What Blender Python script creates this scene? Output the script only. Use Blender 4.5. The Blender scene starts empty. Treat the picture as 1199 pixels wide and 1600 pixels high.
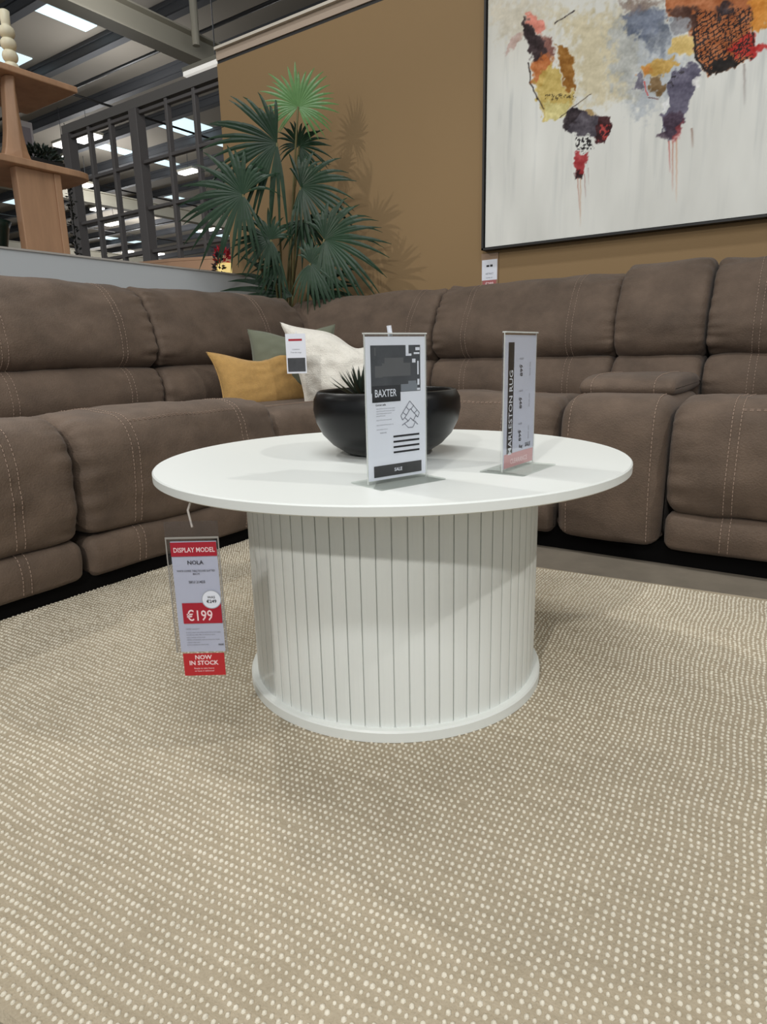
import bpy, bmesh, math, random
import numpy as np
from mathutils import Vector, Matrix, noise

scene = bpy.context.scene
C = scene.collection
PI = math.pi
random.seed(7)

# ------------------------------------------------------------------ camera
cam_d = bpy.data.cameras.new('camera')
cam = bpy.data.objects.new('camera', cam_d); C.objects.link(cam)
cam_d.sensor_fit = 'VERTICAL'; cam_d.sensor_height = 24.0
cam_d.lens = 1020.8 / 1600 * 24.0
cam_d.clip_start = 0.02; cam_d.clip_end = 200
R_, U_, B_ = (0.826022, 0.563178, -0.022766), (-0.113554, 0.205842, 0.971975), (0.552081, -0.800287, 0.233981)
m = Matrix(((R_[0], U_[0], B_[0], 0.636911), (R_[1], U_[1], B_[1], -0.950552), (R_[2], U_[2], B_[2], 0.5707), (0, 0, 0, 1)))
cam.matrix_world = m
scene.camera = cam

# ------------------------------------------------------------------ world, lights, exposure
w = bpy.data.worlds.new('world'); scene.world = w; w.use_nodes = True
w.node_tree.nodes['Background'].inputs[0].default_value = (0.90, 0.96, 1.0, 1)
w.node_tree.nodes['Background'].inputs[1].default_value = 0.55
scene.view_settings.view_transform = 'Standard'
scene.view_settings.look = 'None'
scene.view_settings.gamma = 1.0
scene.view_settings.use_curve_mapping = False
scene.view_settings.exposure = 0.0

def area(name, loc, target, sx, sy, power, col=(1, 1, 1)):
    l = bpy.data.lights.new(name, 'AREA'); l.shape = 'RECTANGLE'; l.size = sx; l.size_y = sy
    l.energy = power; l.color = col
    o = bpy.data.objects.new(name, l); C.objects.link(o); o.location = loc
    o.rotation_euler = (Vector(target) - Vector(loc)).to_track_quat('-Z', 'Y').to_euler()
    return o
def spot(name, loc, target, power, ang, rad=.05, col=(1, 1, 1), blend=.5):
    l = bpy.data.lights.new(name, 'SPOT'); l.energy = power; l.spot_size = math.radians(ang)
    l.spot_blend = blend; l.shadow_soft_size = rad; l.color = col
    o = bpy.data.objects.new(name, l); C.objects.link(o); o.location = loc
    o.rotation_euler = (Vector(target) - Vector(loc)).to_track_quat('-Z', 'Y').to_euler()
    return o
def point(name, loc, power, rad=.3, col=(1, 1, 1)):
    l = bpy.data.lights.new(name, 'POINT'); l.energy = power; l.shadow_soft_size = rad; l.color = col
    o = bpy.data.objects.new(name, l); C.objects.link(o); o.location = loc
area('batten_lamp', (-0.5, -0.2, 4.3), (-0.5, -0.2, 0), 3.0, 0.3, 60, (.97, .99, 1))
area('batten_lamp', (1.6, -2.6, 4.2), (0.6, -0.6, 0), 3.0, 0.3, 74, (.97, .99, 1))
point('hall_fill', (-5.2, 3.6, 3.9), 24); point('hall_fill', (-8.5, 5.6, 3.9), 52); point('hall_fill', (-12.5, 8.2, 3.9), 85, .4)  # added point fills that brighten the hall ceiling, no fixtures at these spots
point('hall_fill', (-10.5, 12.5, 3.9), 85, .4); point('hall_fill', (-18.5, 13., 3.8), 200, .5); point('hall_fill', (-17., 21., 3.8), 200, .5); point('hall_fill', (-26, 17., 3.8), 200, .5)
point('hall_fill', (-6.0, -1.0, 3.9), 35)
spot('track_lamp', (-3.2, -2.8, 3.3), (-1.1, 1.7, 1.1), 190, 50, .06, (1, .95, .87))
spot('track_lamp', (0.9, -3.3, 2.4), (0.1, 0.2, 0.2), 185, 55, .06, (1, .98, .94))
spot('track_lamp', (3.0, 0.4, 3.2), (0.1, 0.1, 0.3), 150, 42, .04, (1, .98, .94))
spot('track_lamp', (-2.6, 0.2, 3.4), (0.0, -0.2, 0.2), 135, 42, .04, (1, .98, .94))

# ------------------------------------------------------------------ helpers
def lin(c):
    return tuple(((x / 255) / 12.92 if x / 255 <= .04045 else ((x / 255 + .055) / 1.055) ** 2.4) for x in c)

def mat(name, col, rough=.6, metal=0., srgb=True, bump=0., bscale=80., var=0., vscale=6., spec=.5, trans=0., emit=None, estr=0., sheen=0., stretch=(1, 1, 1)):
    mt = bpy.data.materials.new(name); mt.use_nodes = True
    nt = mt.node_tree; b = nt.nodes['Principled BSDF']
    c = lin(col) if srgb else col
    b.inputs['Base Color'].default_value = (*c, 1)
    b.inputs['Roughness'].default_value = rough
    b.inputs['Metallic'].default_value = metal
    b.inputs['Specular IOR Level'].default_value = spec
    if trans: b.inputs['Transmission Weight'].default_value = trans; b.inputs['IOR'].default_value = 1.3
    if sheen: b.inputs['Sheen Weight'].default_value = sheen
    if emit:
        b.inputs['Emission Color'].default_value = (*lin(emit), 1); b.inputs['Emission Strength'].default_value = estr
    tc = nt.nodes.new('ShaderNodeTexCoord'); mp = nt.nodes.new('ShaderNodeMapping')
    mp.inputs['Scale'].default_value = stretch
    nt.links.new(tc.outputs['Object'], mp.inputs['Vector'])
    if var:
        n = nt.nodes.new('ShaderNodeTexNoise'); n.inputs['Scale'].default_value = vscale; n.inputs['Detail'].default_value = 5
        n.inputs['Roughness'].default_value = .65
        nt.links.new(mp.outputs[0], n.inputs['Vector'])
        r = nt.nodes.new('ShaderNodeValToRGB')
        r.color_ramp.elements[0].position = .3; r.color_ramp.elements[1].position = .7
        r.color_ramp.elements[0].color = (*[x * (1 - var) for x in c], 1)
        r.color_ramp.elements[1].color = (*[min(1, x * (1 + var)) for x in c], 1)
        nt.links.new(n.outputs['Fac'], r.inputs[0]); nt.links.new(r.outputs[0], b.inputs['Base Color'])
    if bump:
        n2 = nt.nodes.new('ShaderNodeTexNoise'); n2.inputs['Scale'].default_value = bscale; n2.inputs['Detail'].default_value = 4
        nt.links.new(mp.outputs[0], n2.inputs['Vector'])
        bp = nt.nodes.new('ShaderNodeBump'); bp.inputs['Strength'].default_value = bump; bp.inputs['Distance'].default_value = .004
        nt.links.new(n2.outputs['Fac'], bp.inputs['Height']); nt.links.new(bp.outputs[0], b.inputs['Normal'])
    return mt

class MB:
    """collects shapes, built as ONE mesh object"""
    def __init__(s, mx=None): s.v = []; s.f = []; s.mx = mx
    def add(s, vs, fs, mx=None):
        o = len(s.v)
        for p in vs:
            p = Vector(p)
            if mx is not None: p = mx @ p
            s.v.append(p)
        s.f += [tuple(i + o for i in f) for f in fs]; return s
    def box(s, a, b, mx=None):
        x0, y0, z0 = a; x1, y1, z1 = b
        vs = [(x0, y0, z0), (x1, y0, z0), (x1, y1, z0), (x0, y1, z0), (x0, y0, z1), (x1, y0, z1), (x1, y1, z1), (x0, y1, z1)]
        return s.add(vs, [(0, 3, 2, 1), (4, 5, 6, 7), (0, 1, 5, 4), (1, 2, 6, 5), (2, 3, 7, 6), (3, 0, 4, 7)], mx)
    def lathe(s, prof, n=48, c=(0, 0, 0), mx=None, cap=True):
        vs = []; fs = []; k = len(prof)
        for i in range(n):
            a = 2 * PI * i / n
            for r, z in prof: vs.append((c[0] + r * math.cos(a), c[1] + r * math.sin(a), c[2] + z))
        for i in range(n):
            j = (i + 1) % n
            for q in range(k - 1): fs.append((i * k + q, j * k + q, j * k + q + 1, i * k + q + 1))
        if cap:
            fs.append(tuple(i * k for i in range(n))[::-1]); fs.append(tuple(i * k + k - 1 for i in range(n)))
        return s.add(vs, fs, mx)
    def tube(s, pts, r, n=8, r1=None, cap=True):
        pts = [Vector(p) for p in pts]; vs = []; fs = []; K = len(pts)
        up = Vector((0.12, 0.2, 1)).normalized()
        for i, p in enumerate(pts):
            t = (pts[min(i + 1, K - 1)] - pts[max(i - 1, 0)]).normalized()
            a = t.cross(up if abs(t.dot(up)) < .95 else Vector((1, 0, 0))).normalized(); b = t.cross(a)
            rr = r if r1 is None else r + (r1 - r) * i / (K - 1)
            for q in range(n):
                g = 2 * PI * q / n; vs.append(p + a * rr * math.cos(g) + b * rr * math.sin(g))
        for i in range(K - 1):
            for q in range(n):
                fs.append((i * n + q, i * n + (q + 1) % n, (i + 1) * n + (q + 1) % n, (i + 1) * n + q))
        if cap: fs.append(tuple(range(n))[::-1]); fs.append(tuple((K - 1) * n + q for q in range(n)))
        return s.add(vs, fs)
    def build(s, name, material, parent=None, smooth=False, bevel=0., seg=2, ang=None):
        me = bpy.data.meshes.new(name); me.from_pydata([tuple(p) for p in s.v], [], s.f)
        bm = bmesh.new(); bm.from_mesh(me)
        bmesh.ops.recalc_face_normals(bm, faces=bm.faces[:])
        if bevel:
            es = [e for e in bm.edges if len(e.link_faces) == 2 and e.calc_face_angle(0) > (ang or .6)]
            bmesh.ops.bevel(bm, geom=es, offset=bevel, segments=seg, affect='EDGES', profile=.5)
        bm.to_mesh(me); bm.free()
        me.materials.append(material)
        if smooth: me.shade_smooth()
        if smooth == 'auto':
            bm = bmesh.new(); bm.from_mesh(me)
            for e in bm.edges: e.smooth = len(e.link_faces) == 2 and e.calc_face_angle(0) < .6
            bm.to_mesh(me); bm.free()
        o = bpy.data.objects.new(name, me); C.objects.link(o)
        if parent is not None: o.parent = parent; o.matrix_parent_inverse = parent.matrix_basis.inverted()
        return o

def thing(name, label, cat, loc=(0, 0, 0), group=None):
    o = bpy.data.objects.new(name, None); C.objects.link(o); o.location = loc; o.empty_display_size = .05
    tag(o, label, cat, group); return o
def tag(o, label, cat, group=None):
    o['label'] = label; o['category'] = cat
    if group: o['group'] = group
    return o
def struct(o): o['kind'] = 'structure'; return o

def text_add(mb, body, x, y, h, mx, z=0., align='LEFT', bold=0., maxw=None, rot=0.):
    """lettering drawn at local x, y (cap height h) in the plane of mx"""
    cu = bpy.data.curves.new('t', 'FONT'); cu.body = body; cu.size = h / .69; cu.align_x = align
    cu.offset = bold * h; cu.resolution_u = 2; cu.fill_mode = 'FRONT'
    ob = bpy.data.objects.new('t', cu)
    me = bpy.data.meshes.new_from_object(ob)
    vs = [v.co.copy() for v in me.vertices]; fs = [tuple(p.vertices) for p in me.polygons]
    if maxw and vs:
        wd = max(v.x for v in vs) - min(v.x for v in vs)
        if wd > maxw:
            for v in vs: v.x *= maxw / wd
    rm = Matrix.Rotation(rot, 4, 'Z')
    vs = [rm @ v + Vector((x, y, z)) for v in vs]
    mb.add(vs, fs, mx)
    bpy.data.objects.remove(ob); bpy.data.curves.remove(cu); bpy.data.meshes.remove(me)

# ------------------------------------------------------------------ materials
M_sofa = mat('taupe_suede', (95, 80, 68), .75, var=.24, vscale=9, bump=.4, bscale=220, sheen=.08, spec=.3)
M_stitch = mat('tan_thread', (152, 131, 116), .8)
M_black = mat('black_plinth', (9, 8, 8), .95, spec=.1)
M_white = mat('white_lacquer', (226, 229, 225), .42, spec=.5)
M_wall = mat('ochre_wall', (145, 120, 87), .8, bump=.12, bscale=500, spec=.2)
M_half = mat('pale_grey_wall', (214, 218, 220), .7)
M_floor = mat('grey_floor', (112, 104, 92), .6, var=.15, vscale=9)
M_ceil = mat('ceiling_panels', (158, 151, 140), .8)
M_steel = mat('dark_purlin', (84, 86, 90), .6)
M_beam = mat('beam_paint', (166, 161, 146), .6)
M_frame = mat('charcoal_frame', (104, 99, 97), .5)
M_blackf = mat('black_frame', (18, 17, 17), .5)
M_oak = mat('light_oak', (182, 142, 110), .5, var=.16, vscale=14, stretch=(1, 1, .12), bump=.1, bscale=40)
M_sky = mat('skylight', (200, 225, 235), .5, emit=(205, 228, 236), estr=1.15)
M_tube = mat('lamp_tube', (255, 255, 255), .5, emit=(255, 252, 246), estr=4.0)
M_leaf = mat('palm_leaf', (22, 52, 28), .42, var=.3, vscale=5, spec=.4)
M_leaf2 = mat('young_palm_leaf', (92, 134, 74), .4, var=.2, vscale=6, spec=.5)
M_stem = mat('palm_stem', (104, 98, 60), .6)
M_pot = mat('black_pot', (22, 22, 22), .5)
M_bowl = mat('black_ceramic', (11, 11, 12), .33, spec=.35)
M_succ = mat('dark_succulent', (44, 54, 44), .5)
M_fill = mat('brown_bark', (110, 92, 72), .9, bump=.6, bscale=90, var=.3, vscale=60)
M_paper = mat('white_card', (226, 229, 238), .5)
M_paper2 = mat('lilac_white_card', (206, 210, 226), .4)
M_ink = mat('black_ink', (28, 28, 32), .6)
M_grey = mat('grey_ink', (120, 122, 132), .6)
M_lgrey = mat('light_grey_ink', (168, 172, 182), .6)
M_red = mat('red_card', (166, 24, 44), .5)
M_redd = mat('bright_red_card', (184, 36, 42), .5)
M_pink = mat('pale_lettering', (240, 212, 214), .5)
M_photo = mat('photo_print', (62, 64, 68), .5, var=.3, vscale=30)
M_mustard = mat('mustard_weave', (186, 146, 84), .85, var=.10, vscale=60, bump=.6, bscale=350, sheen=.2)
M_sage = mat('sage_velvet', (104, 108, 90), .8, var=.08, vscale=12, sheen=.3)
M_cream = mat('cream_boucle', (230, 226, 216), .9, var=.05, vscale=90, bump=.8, bscale=260, sheen=.2)

def acrylic(name, tint=(1, 1, 1), a=.10, rough=.05):
    mt = bpy.data.materials.new(name); mt.use_nodes = True; nt = mt.node_tree
    for n in list(nt.nodes): nt.nodes.remove(n)
    out = nt.nodes.new('ShaderNodeOutputMaterial'); tr = nt.nodes.new('ShaderNodeBsdfTransparent'); tr.inputs[0].default_value = (*tint, 1)
    gl = nt.nodes.new('ShaderNodeBsdfGlossy'); gl.inputs['Roughness'].default_value = rough
    mx = nt.nodes.new('ShaderNodeMixShader'); lw = nt.nodes.new('ShaderNodeLayerWeight'); lw.inputs[0].default_value = .25
    ma = nt.nodes.new('ShaderNodeMath'); ma.operation = 'MULTIPLY_ADD'; ma.inputs[1].default_value = .14; ma.inputs[2].default_value = a * .4
    nt.links.new(lw.outputs['Fresnel'], ma.inputs[0]); nt.links.new(ma.outputs[0], mx.inputs[0])
    nt.links.new(tr.outputs[0], mx.inputs[1]); nt.links.new(gl.outputs[0], mx.inputs[2]); nt.links.new(mx.outputs[0], out.inputs[0])
    return mt
M_acr = acrylic('clear_acrylic', (.985, .99, .99), .04)
M_foot = acrylic('acrylic_foot', (.90, .915, .905), .05)
M_sleeve = acrylic('clear_sleeve', (.95, .95, .96), .08, .25)

# ------------------------------------------------------------------ setting
struct(MB().box((-40, -9, -.06), (8, 34, -.012)).build('floor', M_floor))
wb = struct(MB().box((-2.335, 1.87, -.012), (4.2, 1.97, 2.118)).build('wall_back', M_wall))
struct(MB().box((-2.335, 1.875, 2.118), (4.2, 1.965, 2.135)).build('trim_1', M_blackf))
tr = MB().box((-2.335, 1.868, 2.135), (4.2, 1.97, 2.18)); 
struct(tr.build('trim_2', mat('fascia_beige', (176, 158, 140), .7)))
struct(MB().box((-2.33, 1.85, 2.18), (4.2, 1.97, 2.193)).build('trim_3', mat('fascia_lip', (206, 198, 184), .6)))
struct(MB().box((-2.075, -7, -.012), (-1.975, 1.868, .985)).build('wall_left', M_half))
struct(MB().box((-2.08, -7, .985), (-1.97, 1.868, .992)).build('trim_4', mat('half_wall_cap', (196, 190, 182), .6)))
M_far = mat('far_wall', (196, 194, 186), .8)
struct(MB().box((-34, 33, -.012), (8, 33.2, 6)).build('wall_far', M_far))
struct(MB().box((-34.2, -9, -.012), (-34, 33.2, 6)).build('wall_west', M_far))

ce = struct(MB().box((-34.1, -9, 5.0), (8, 33.1, 5.06)).build('ceiling', M_ceil))
y = 4.29; k = 0
while y < 33:
    mb = MB()
    mb.box((-34, y - .01, 4.84), (8, y + .02, 4.999)); mb.box((-34, y - .01, 4.83), (8, y + .10, 4.845)); mb.box((-34, y + .10, 4.83), (8, y + .105, 4.87)); mb.box((-34, y - .03, 4.95), (8, y + .16, 4.999))
    mb.build('purlin', M_steel, ce)
    y += 1.19; k += 1
for yy in (5.55, 12.8, 20.1):
    MB().tube([(-34, yy, 4.55), (8, yy, 4.55)], .022, 8).build('pipe', M_blackf, ce)
for x in (-9.6, -14.2, -19.): MB().tube([(x, 2, 4.58), (x, 32, 4.58)], .018, 8).build('pipe', M_blackf, ce)
for x in (-6.1, -13.6, -21.1, -28.6):
    mb = MB(); mb.box((x - .11, -9, 4.0), (x + .11, 33, 4.018)); mb.box((x - .012, -9, 4.018), (x + .012, 33, 4.25)); mb.box((x - .11, -9, 4.25), (x + .11, 33, 4.268))
    mb.build('beam', M_beam, ce)
# hangers on the near beam and the brace at its joint
MB().tube([(-5.95, 5.0, 4.1), (-5.95, 5.0, 5.0)], .045, 12).build('hanger_post', M_beam, ce)
for (x0, x1, y0, y1) in [(-8.47, -8.2, 4.45, 5.30), (-10.35, -9.86, 4.4, 5.30), (-10.85, -10.1, 7.98, 9.0), (-10.85, -10.1, 9.15, 10.1),
                         (-12.95, -12.6, 8.1, 9.0), (-12.95, -12.6, 9.15, 10.3), (-15.5, -15.2, 11.5, 12.6), (-19.4, -18.4, 9.05, 10.1), (-22.5, -22, 14, 16), (-19, -18.6, 16, 18)]:
    MB().box((x0, y0, 4.985), (x1, y1, 4.997)).build('skylight', M_sky, ce)

# ceiling lights in the hall beyond
for i, (x0, y0, x1, y1) in enumerate([(-11.63, 6.5, -11.25, 6.75), (-11.1, 6.6, -10.5, 6.8), (-12.2, 7.0, -12.0, 7.2), (-17.4, 11.3, -16.7, 11.7), (-15.9, 9.9, -15.5, 10.2),
        (-21.4, 14.6, -20.9, 14.9), (-21.4, 15.7, -20.6, 16.0), (-11.4, 9.1, -10.9, 9.3), (-16.2, 13.7, -15.3, 13.95), (-17.2, 15.3, -16.1, 15.5), (-13.9, 8.4, -13.6, 8.6), (-22.6, 12.0, -22.0, 12.3)]):
    t = thing('ceiling_light', 'bright white batten light hanging under the hall ceiling beyond the grid partition', 'ceiling light', ((x0 + x1) / 2, y0, 4.4), 'ceiling lights in the hall beyond')
    MB().box((x0, y0, 4.42), (x1, y0 + .22, 4.46)).build('housing', M_beam, t)
    MB().box((x0 + .02, y0 + .02, 4.38), (x1 - .02, y0 + .2, 4.42)).build('diffuser', M_tube, t)
    MB().tube([((x0 + x1) / 2, y0 + .1, 4.46), ((x0 + x1) / 2, y0 + .1, 5.0)], .006, 6).build('hanging_wire', M_steel, t)
t = thing('ceiling_light', 'slim white batten light hanging beside the top left corner of the brown wall', 'ceiling light', (-4.2, 3.5, 3.05))
MB().box((-4.5, 3.5, 3.055), (-3.6, 3.56, 3.09)).build('housing', M_beam, t)
MB().box((-4.49, 3.5, 3.02), (-3.61, 3.56, 3.055)).build('diffuser', mat('soft_tube', (240, 238, 232), .5, emit=(240, 236, 228), estr=.6), t)
MB().tube([(-4.1, 3.53, 3.09), (-4.1, 3.53, 5.0)], .005, 6).build('hanging_wire', M_steel, t)

# grid partition
t = thing('grid_partition', 'dark grey metal grid partition with square openings behind the half wall', 'partition', (-3.5, 2.5, -.012))
MB().box((-4.83, 2.475, 2.375), (-2.2, 2.525, 2.44)).build('header', mat('grey_header', (112, 108, 104), .6), t)
def bar(a, b, name): MB().box(a, b).build(name, M_frame, t, bevel=.003, seg=1)
bar((-4.83, 2.46, -.012), (-4.73, 2.54, 2.375), 'post'); bar((-3.93, 2.46, -.012), (-3.84, 2.54, 2.375), 'post'); bar((-2.93, 2.46, -.012), (-2.83, 2.54, 2.375), 'post')
for x in (-4.48, -4.20, -3.53, -3.235): bar((x - .015, 2.48, -.012), (x + .015, 2.52, 2.375), 'mullion')
for z in (2.345, 2.01, 1.69, 1.385, 1.07):
    bar((-4.73, 2.482, z - .012), (-3.93, 2.518, z + .012), 'rail'); bar((-3.84, 2.482, z - .012), (-2.93, 2.518, z + .012), 'rail')

# ------------------------------------------------------------------ rug
def rug_material(kind):
    mt = bpy.data.materials.new('rug_loops' if kind else 'rug_ground'); mt.use_nodes = True; nt = mt.node_tree; b = nt.nodes['Principled BSDF']
    N = nt.nodes.new; L = nt.links.new; tc = N('ShaderNodeTexCoord')
    def nz(scale, st=(1, 1, 1), d=3):
        m_ = N('ShaderNodeMapping'); m_.inputs['Scale'].default_value = st; L(tc.outputs['Object'], m_.inputs['Vector'])
        n_ = N('ShaderNodeTexNoise'); n_.inputs['Scale'].default_value = scale; n_.inputs['Detail'].default_value = d; L(m_.outputs[0], n_.inputs['Vector']); return n_.outputs['Fac']
    def mm(op, a, bb=None, cc=None):
        n = N('ShaderNodeMath'); n.operation = op
        for i, q in enumerate((a, bb, cc)):
            if q is None: continue
            if isinstance(q, (int, float)): n.inputs[i].default_value = q
            else: L(q, n.inputs[i])
        return n.outputs[0]
    A_, B_c = ((194, 186, 167), (226, 219, 203)) if kind else ((146, 134, 113), (180, 168, 147))
    mix = N('ShaderNodeMix'); mix.data_type = 'RGBA'; mix.inputs['A'].default_value = (*lin(A_), 1); mix.inputs['B'].default_value = (*lin(B_c), 1)
    fine = nz(260, d=2); f1 = mm('ADD', mm('MULTIPLY', fine, .6), mm('MULTIPLY', nz(12, (1, 6, 1)), .9)); L(mm('MINIMUM', mm('MAXIMUM', mm('SUBTRACT', f1, .25), 0.), 1.), mix.inputs['Factor'])
    hs = N('ShaderNodeHueSaturation'); L(mix.outputs['Result'], hs.inputs['Color']); L(mm('MULTIPLY_ADD', nz(4.0), .34, .83), hs.inputs['Value']); L(hs.outputs[0], b.inputs['Base Color'])
    b.inputs['Roughness'].default_value = .95; b.inputs['Specular IOR Level'].default_value = .1
    bp = N('ShaderNodeBump'); bp.inputs['Strength'].default_value = .6; bp.inputs['Distance'].default_value = .002; L(nz(330, d=2), bp.inputs['Height']); L(bp.outputs[0], b.inputs['Normal'])
    return mt
def make_rug():
    L0, L1, W0, W1, r = -.93, 1.42, -.771, .676, .02
    pts = []
    def seg(a, b):
        n = max(2, int((Vector(b) - Vector(a)).length / .006))
        for i in range(n): pts.append(Vector(a).lerp(Vector(b), i / n))
    seg((L0, W0), (L1, W0)); seg((L1, W0), (L1, W1)); seg((L1, W1), (L0, W1)); seg((L0, W1), (L0, W0))
    cen = Vector(((L0 + L1) / 2, (W0 + W1) / 2)); n = len(pts); vs = []; fs = []
    for p in pts:
        d = (p - cen); e = Vector((d.x / 1.18, d.y / .73)); q = p.copy()
        j = noise.noise(Vector((p.x * 120, p.y * 120, 0))) * .0035
        if abs(e.x) > abs(e.y): q.x += j
        else: q.y += j
        vs += [(q.x, q.y, -.0115), (q.x, q.y, -.006), (p.x - (p.x - cen.x) * .004 / 1.0, p.y - (p.y - cen.y) * .006, 0)]
    for i in range(n):
        j = (i + 1) % n
        fs += [(i * 3, j * 3, j * 3 + 1, i * 3 + 1), (i * 3 + 1, j * 3 + 1, j * 3 + 2, i * 3 + 2)]
    fs.append(tuple(i * 3 + 2 for i in range(n)))
    o = MB().add(vs, fs).build('rug', rug_material(0))
    o.rotation_euler = (0, 0, math.radians(4.5))
    tag(o, 'beige and cream loop pile rug under the white round coffee table', 'rug')
    # every raised loop of the pile, one mesh of small domes
    pu, pv = .0081, .0101; nu, nv = int((L1 - L0 - .012) / pu), int((W1 - W0 - .014) / pv); rg = np.random.RandomState(3)
    I, J = np.meshgrid(np.arange(nu), np.arange(nv)); I = I.ravel(); J = J.ravel(); n = len(I)
    x = L0 + .006 + pu * (I + .5) + rg.normal(0, .00055, n); y_ = W0 + .007 + pv * (J + .5) + rg.normal(0, .0006, n)
    x = x + .0035 * np.sin(y_ * 9 + 1.3) + .0022 * np.sin(y_ * 31 + x * 7); y_ = y_ + .0035 * np.sin(x * 7) + .0020 * np.sin(x * 27 + y_ * 5)
    sz = rg.uniform(.78, 1.16, n); ht = rg.uniform(.7, 1.2, n) * .0025; keep = rg.rand(n) > .006
    x, y_, sz, ht = x[keep], y_[keep], sz[keep], ht[keep]; n = len(x)
    a = np.arange(6) * PI / 3; V = np.zeros((n, 13, 3))
    for r0, (rr, hh) in enumerate(((1.0, 0.0), (.78, .72))):
        V[:, r0 * 6:r0 * 6 + 6, 0] = x[:, None] + np.cos(a) * .0026 * rr * sz[:, None]; V[:, r0 * 6:r0 * 6 + 6, 1] = y_[:, None] + np.sin(a) * .0029 * rr * sz[:, None]
        V[:, r0 * 6:r0 * 6 + 6, 2] = ht[:, None] * hh - .0002
    V[:, 12, 0] = x; V[:, 12, 1] = y_; V[:, 12, 2] = ht
    Fq = np.array([(k, (k + 1) % 6, 6 + (k + 1) % 6, 6 + k) for k in range(6)]); Ft = np.array([(6 + k, 6 + (k + 1) % 6, 12) for k in range(6)])
    off = (np.arange(n) * 13)[:, None, None]; q = (Fq[None] + off).reshape(-1); t = (Ft[None] + off).reshape(-1)
    me = bpy.data.meshes.new('pile_loops'); me.vertices.add(n * 13); me.vertices.foreach_set('co', V.astype(np.float32).ravel())
    me.loops.add(len(q) + len(t)); me.loops.foreach_set('vertex_index', np.concatenate([q, t]).astype(np.int32))
    me.polygons.add(n * 12); me.polygons.foreach_set('loop_start', np.concatenate([np.arange(n * 6) * 4, n * 24 + np.arange(n * 6) * 3]).astype(np.int32))
    me.update(calc_edges=True); me.shade_smooth(); me.materials.append(rug_material(1))
    lo = bpy.data.objects.new('pile_loops', me); C.objects.link(lo); lo.parent = o; lo['kind'] = 'stuff'
make_rug()

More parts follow.
